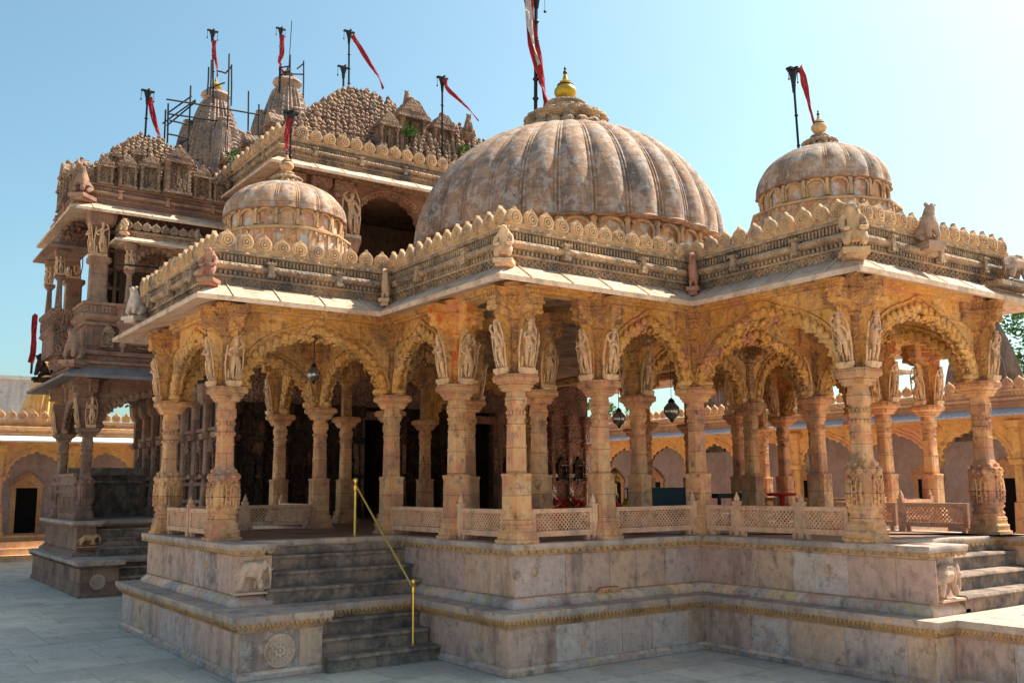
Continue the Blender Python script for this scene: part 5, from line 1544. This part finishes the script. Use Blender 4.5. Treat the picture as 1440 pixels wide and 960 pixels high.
SC2 = [(5.36,22.0,16.6,5.35,22.0,17.72),(5.62,21.8,16.8,5.62,21.8,18.04),(6.25,22.0,16.6,6.23,22.0,18.05),(5.96,23.4,16.8,5.96,23.4,17.9),(5.98,22.0,17.67,6.23,22.0,17.95),(5.35,22.0,17.31,6.24,22.0,17.52),(5.32,22.0,17.23,5.65,21.8,17.44),(5.35,21.97,17.55,5.62,21.8,17.6)]
def scaffold(label, segs, r=.028):
    t = thing('scaffolding', label, 'scaffolding', 'scaffolds on the spires')
    for a in segs:
        m = MB(); p, q = Vector(a[:3]), Vector(a[3:]); m.tube([p, (p + q) / 2 + Vector((.01, 0, .01)), q], r, 6)
        m.obj('scaffold_pole', 'bamboo', t)
scaffold('dark pole scaffolding standing around the left spire', SC1)
scaffold('small pole cage around the tip of the right spire', SC2)
m = MB(); m.tube([(5.76, 22.3, 17.2), (5.8, 22.3, 18.5), (5.84, 22.3, 19.65)], .015, 5)
tag(m.obj('lightning_rod', 'black'), 'thin lightning rod on the tip of the right spire', 'lightning rod')

# ================================================================ statues sitting on eaves and parapets
def statue(name, raw, mat, label, cat, loc, rz, s):
    o = raw.mesh(name, mat)
    return tag(inst(name, o, None, loc, R(rz), s), label, cat, 'animal statues on the temple')
def bird_mb():
    V = [((0, 0, .18), .09), ((0, -.02, .3), .07), ((0, -.03, .40), .05), ((0, -.05, .47), .05), ((0, -.12, .44), .022), ((0, -.14, .40), .01), ((0, .08, .08), .05), ((0, .12, -.02), .025), ((-.04, -.02, .07), .025), ((-.04, -.03, .0), .02), ((.04, -.02, .07), .025), ((.04, -.03, .0), .02)]
    m = skin_mesh('b', V, [(0, 1), (1, 2), (2, 3), (3, 4), (4, 5), (0, 6), (6, 7), (0, 8), (8, 9), (0, 10), (10, 11)], None, 1)
    m.box(-.09, -.1, -.06, .09, .1, 0); m.box(-.06, -.07, -.12, .06, .07, -.06)
    return m
bird_raw = bird_mb()
def monkey_mb():
    V = [((0, .02, .12), .09), ((0, 0, .25), .085), ((0, -.02, .36), .06), ((0, -.04, .45), .068), ((0, -.10, .43), .04),
         ((-.10, -.02, .32), .04), ((-.12, -.10, .2), .03), ((-.04, -.14, .2), .025), ((.10, -.02, .32), .04), ((.12, -.10, .2), .03), ((.04, -.14, .2), .025),
         ((-.09, -.10, .15), .055), ((-.08, -.14, .02), .035), ((.09, -.10, .15), .055), ((.08, -.14, .02), .035)]
    m = skin_mesh('k', V, [(0, 1), (1, 2), (2, 3), (3, 4), (2, 5), (5, 6), (6, 7), (2, 8), (8, 9), (9, 10), (0, 11), (11, 12), (0, 13), (13, 14)], None, 1)
    m.ball((-.065, -.03, .46), .02, 6, 4); m.ball((.065, -.03, .46), .02, 6, 4)
    m.box(-.13, -.17, -.06, .13, .12, 0); m.box(-.10, -.13, -.1, .10, .1, -.06)
    return m
monkey_raw = monkey_mb()
ele_raw = elephant_mb()
MAT['redstone'] = stone('reddish statue stone', [(0.34, 0.18, 0.13), (0.40, 0.25, 0.19)], 5, 0.6, gain=.95, grime=.7)
MAT['whitestone'] = stone('whitish statue stone', [(0.46, 0.42, 0.38), (0.52, 0.48, 0.43)], 5, 0.5, gain=1.1)
MAT['greystone'] = stone('grey statue stone', [(0.24, 0.2, 0.17), (0.36, 0.28, 0.22)], 3, 0.5)
Z = 5.14
statue('monkey_statue', monkey_raw, 'redstone', 'reddish seated monkey statue on the front corner of the left porch parapet', 'statue', (-2.86, 3.06, Z), -40, .92)
statue('animal_statue', lion_raw, 'whitestone', 'white crouching animal statue at the back end of the left porch eave', 'statue', (-2.92, 6.7, Z), -60, 1.0)
statue('bird_statue', bird_raw, 'figure', 'pale parrot statue in the corner between left porch and hall', 'statue', (-.18, 2.98, Z), -45, .95)
statue('monkey_statue', monkey_raw, 'figure', 'buff seated monkey statue on the middle corner of the hall parapet', 'statue', (-.10, -.10, Z), -45, .95)
statue('bird_statue', bird_raw, 'redstone', 'pinkish bird statue in the corner between hall and right porch', 'statue', (3.25, -.17, Z + .02), -60, 1.05)
statue('monkey_statue', monkey_raw, 'merlon', 'tall buff seated statue on the front corner of the right porch parapet', 'statue', (3.28, -2.86, Z + .02), -45, 1.25)
statue('lion_statue', lion_raw, 'greystone', 'dark grey lion statue standing proud of the right porch medallions', 'statue', (4.95, -2.86, 5.48), -20, 1.05)
statue('elephant_statue', ele_raw, 'greystone', 'grey elephant statue on a stone beam at the right end of the eave', 'statue', (6.98, -3.0, 5.17), 0, 1.05)
statue('lion_statue', lion_raw, 'tower', 'seated lion statue on the top eave of the left tower', 'statue', (-2.45, 14.5, 9.37), -45, 1.5)
statue('lion_statue', lion_raw, 'tower', 'seated lion statue on the lower blue grey eave of the left tower', 'statue', (-2.48, 14.2, 5.27), -45, 1.45)
statue('lion_statue', lion_raw, 'darkened', 'blackened lion statue at the back corner of the tower eave, against the yellow spire', 'statue', (-2.6, 17.6, 5.2), -90, 1.2)
statue('monkey_statue', monkey_raw, 'figure', 'small pale monkey statue on the left end of the tower balcony eave', 'statue', (-1.55, 14.02, 8.48), -30, .72)
statue('monkey_statue', monkey_raw, 'greystone', 'small grey monkey statue on the right end of the tower balcony eave', 'statue', (.2, 14.02, 8.48), 30, .72)
statue('lion_statue', lion_raw, 'roof', 'crouching lion statue where the tower roof meets the shrine eave', 'statue', (1.35, 14.35, 9.85), -20, 1.2)
statue('lion_statue', lion_raw, 'roof', 'stone lion statue at the front end of the bell roof ridge', 'statue', (5.4, 12.5, 12.72), -30, 1.0)
statue('lion_statue', lion_raw, 'roof', 'stone lion statue at the right end of the lower bell roof', 'statue', (6.9, 11.7, 12.05), -10, 1.1)

# ================================================================ brass handrail
hr = thing('handrail', 'brass handrail with two ball-topped posts on the front steps', 'handrail')
def brass_post(x, y, z, h):
    m = MB(); m.lathe([(.045, z), (.045, z + .012), (.022, z + .02), (.019, z + .03), (.019, z + h - .18), (.028, z + h - .17), (.03, z + h - .1), (.02, z + h - .09), (.03, z + h - .05), (.035, z + h - .03), (.03, z + h), (.005, z + h + .015)], 12, (x, y))
    m.obj('post', 'brass', hr)
brass_post(-.32, 1.80, .19, .86)
brass_post(-.32, 3.62, 1.562, .86)
m = MB(); m.tube([(-.32, 1.80, .93), (-.32, 3.62, 2.34)], .016, 8); m.obj('rail', 'brass', hr)

# ================================================================ things inside the hall
zf = 1.563
m = MB(); m.box(6.5, 4.3, zf, 7.7, 5.0, 2.20); m.box(6.47, 4.27, 2.20, 7.73, 5.03, 2.235)
o = thing('chest', 'dark teal wooden chest standing behind the low railing', 'chest', loc=(0, 0, 0)); m.obj('chest_body', 'teal', o)
t = thing('bench', 'black low bench in front of the small doorways', 'bench')
m = MB(); m.box(7.42, 3.35, 2.02, 8.45, 3.7, 2.11); m.obj('seat', 'black', t)
for x in (7.48, 8.36):
    for y in (3.38, 3.63):
        m = MB(); m.box(x, y, zf, x + .05, y + .05, 2.02); m.obj('leg', 'black', t)
t = thing('offering_table', 'red painted pedestal table on the terrace', 'table')
m = MB(); m.lathe([(.26, 2.06), (.28, 2.08), (.28, 2.11), (.26, 2.12)], 20, (8.29, 2.5)); m.obj('tabletop', 'redpaint', t)
m = MB(); m.lathe([(.14, zf), (.14, zf + .04), (.05, zf + .1), (.05, 2.06)], 12, (8.29, 2.5)); m.obj('leg', 'redpaint', t)
t = thing('flower_basket', 'basket of red flowers and leaves behind the railing', 'flowers', loc=(0, 0, 0))
m = MB(); m.lathe([(.12, zf), (.16, zf + .1), (.28, 1.85), (.3, 1.87), (.26, 1.88)], 16, (3.3, 3.0)); m.obj('basket', 'darkwood', t)
m = MB(); l_ = MB(); rr = random.Random(4)
for k in range(90):
    a = rr.random() * 6.28; q = rr.random() ** .5 * .29; p = Vector((3.3 + q * math.cos(a), 3 + q * math.sin(a), 1.9 + rr.random() * .2 - q * .2))
    if k % 3: m.ball(p, rr.uniform(.02, .045), 6, 4)
    else:
        for s in range(3):
            d = Vector((rr.gauss(0, 1), rr.gauss(0, 1), abs(rr.gauss(0, 1)))).normalized() * .09; e = d.cross(Vector((0, 0, 1))).normalized() * .025 if d.z < .95 * d.length else Vector((.02, 0, 0))
            l_.add([p, p + d * .5 + e, p + d, p + d * .5 - e], [(0, 1, 2, 3)])
m.lathe([(.02, 1.80), (.24, 1.86), (.2, 1.93), (.02, 2.0)], 12, (3.3, 3.0)); m.obj('flowers', 'redpaint', t); l_.obj('leaves', 'leaf', t)
m = MB(); m.tube([(3.0, 3.0, 1.9), (3.0, 2.98, 2.2), (2.94, 2.98, 2.28), (2.9, 2.98, 2.24)], .012, 6); m.obj('handle', 'marble', t)
t = thing('lamp_stand', 'brass lamp stand on a red base behind the pink column', 'lamp')
m = MB(); m.lathe([(.14, zf), (.14, zf + .1), (.10, zf + .12), (.11, 1.95), (.05, 1.98), (.03, 2.05)], 12, (4.42, 3)); m.obj('base', 'redpaint', t)
m = MB(); m.lathe([(.03, 2.03), (.06, 2.1), (.03, 2.16), (.03, 2.32), (.09, 2.36), (.10, 2.42), (.04, 2.46), (.05, 2.5), (.08, 2.52), (.02, 2.6)], 12, (4.42, 3)); m.obj('lamp', 'brass', t)
t = thing('urn', 'small brass urn on a red stool beside the lamp stand', 'urn')
m = MB(); m.lathe([(.08, zf), (.09, 1.8), (.11, 1.82)], 10, (4.75, 3.05)); m.obj('stool', 'redpaint', t)
m = MB(); m.lathe([(.05, 1.82), (.11, 1.9), (.1, 1.98), (.06, 2.02), (.09, 2.06)], 12, (4.75, 3.05)); m.obj('urn_body', 'brass', t)
def lantern(label, x, y, z, r, top=5.05):
    t = thing('hanging_lantern', label, 'lantern', 'glass lanterns hanging in the hall')
    m = MB(); m.tube([(x, y, z + r * 1.6), (x, y, top)], .007, 4)
    m.lathe([(r * .35, z + r * 1.0), (r * .45, z + r * 1.15), (r * .3, z + r * 1.4), (r * .1, z + r * 1.6)], 10, (x, y)); m.lathe([(.01, z - r * 1.35), (r * .2, z - r * 1.2), (r * .3, z - r * .95)], 10, (x, y)); m.obj('fitting', 'black', t)
    m = MB(); m.lathe([(r * .3, z - r * .95), (r * .8, z - r * .55), (r, z), (r * .9, z + r * .5), (r * .45, z + r * 1.0)], 16, (x, y)); m.obj('globe', 'glass', t)
lantern('small round glass lantern hanging by the green treetop', 4.10, 2.5, 3.42, .12)
lantern('larger round glass lantern hanging in the middle of the hall', 5.37, 2.5, 3.6, .15)
lantern('glass lantern hanging under the left porch arch', -.32, 5.3, 4.2, .12)
lantern('dim glass lantern hanging just inside the left aisle', .95, 5.3, 4.1, .12)

# small plants rooted in the roofs
def tuft(label, x, y, z, r, seed):
    rn = random.Random(seed); t = thing('roof_plant', label, 'plant', 'weeds on the temple roof', (x, y, z))
    m = MB()
    for k in range(90):
        d = Vector((rn.gauss(0, .6), rn.gauss(0, .6), abs(rn.gauss(.5, .6)))) ; d = d.normalized() * r * rn.uniform(.4, 1.1)
        u = d.cross(Vector((rn.gauss(0, 1), rn.gauss(0, 1), rn.gauss(0, 1)))).normalized() * .035
        m.add([d * .75, d * .9 + u, d * 1.15, d * .9 - u], [(0, 1, 2, 3)])
        if k % 6 == 0: m.tube([(0, 0, -.05), d * .9], .006, 3)
    m.obj('leaves', 'leaf', t)
tuft('leafy weed growing between the niche turrets of the bell roof', 5.15, 11.95, 11.75, .26, 1)
tuft('green weed at the right end of the lower bell roof', 6.75, 11.6, 11.45, .22, 2)
tuft('weed growing on the left edge of the shrine roof near the spire', 1.6, 15.6, 11.45, .26, 3)
m = MB(); m.box(-14, 36, 0, 1.5, 46, 7.0); m.box(-14.2, 35.8, 7.0, 1.7, 46.2, 7.15)
for k in range(30): m.box(-14 + k * .5, 35.97, 5.2, -13.96 + k * .5, 36, 7.0)
tag(m.obj('distant_building', 'bluetin'), 'plain pale blue building far behind the yellow spire at the left edge', 'building')
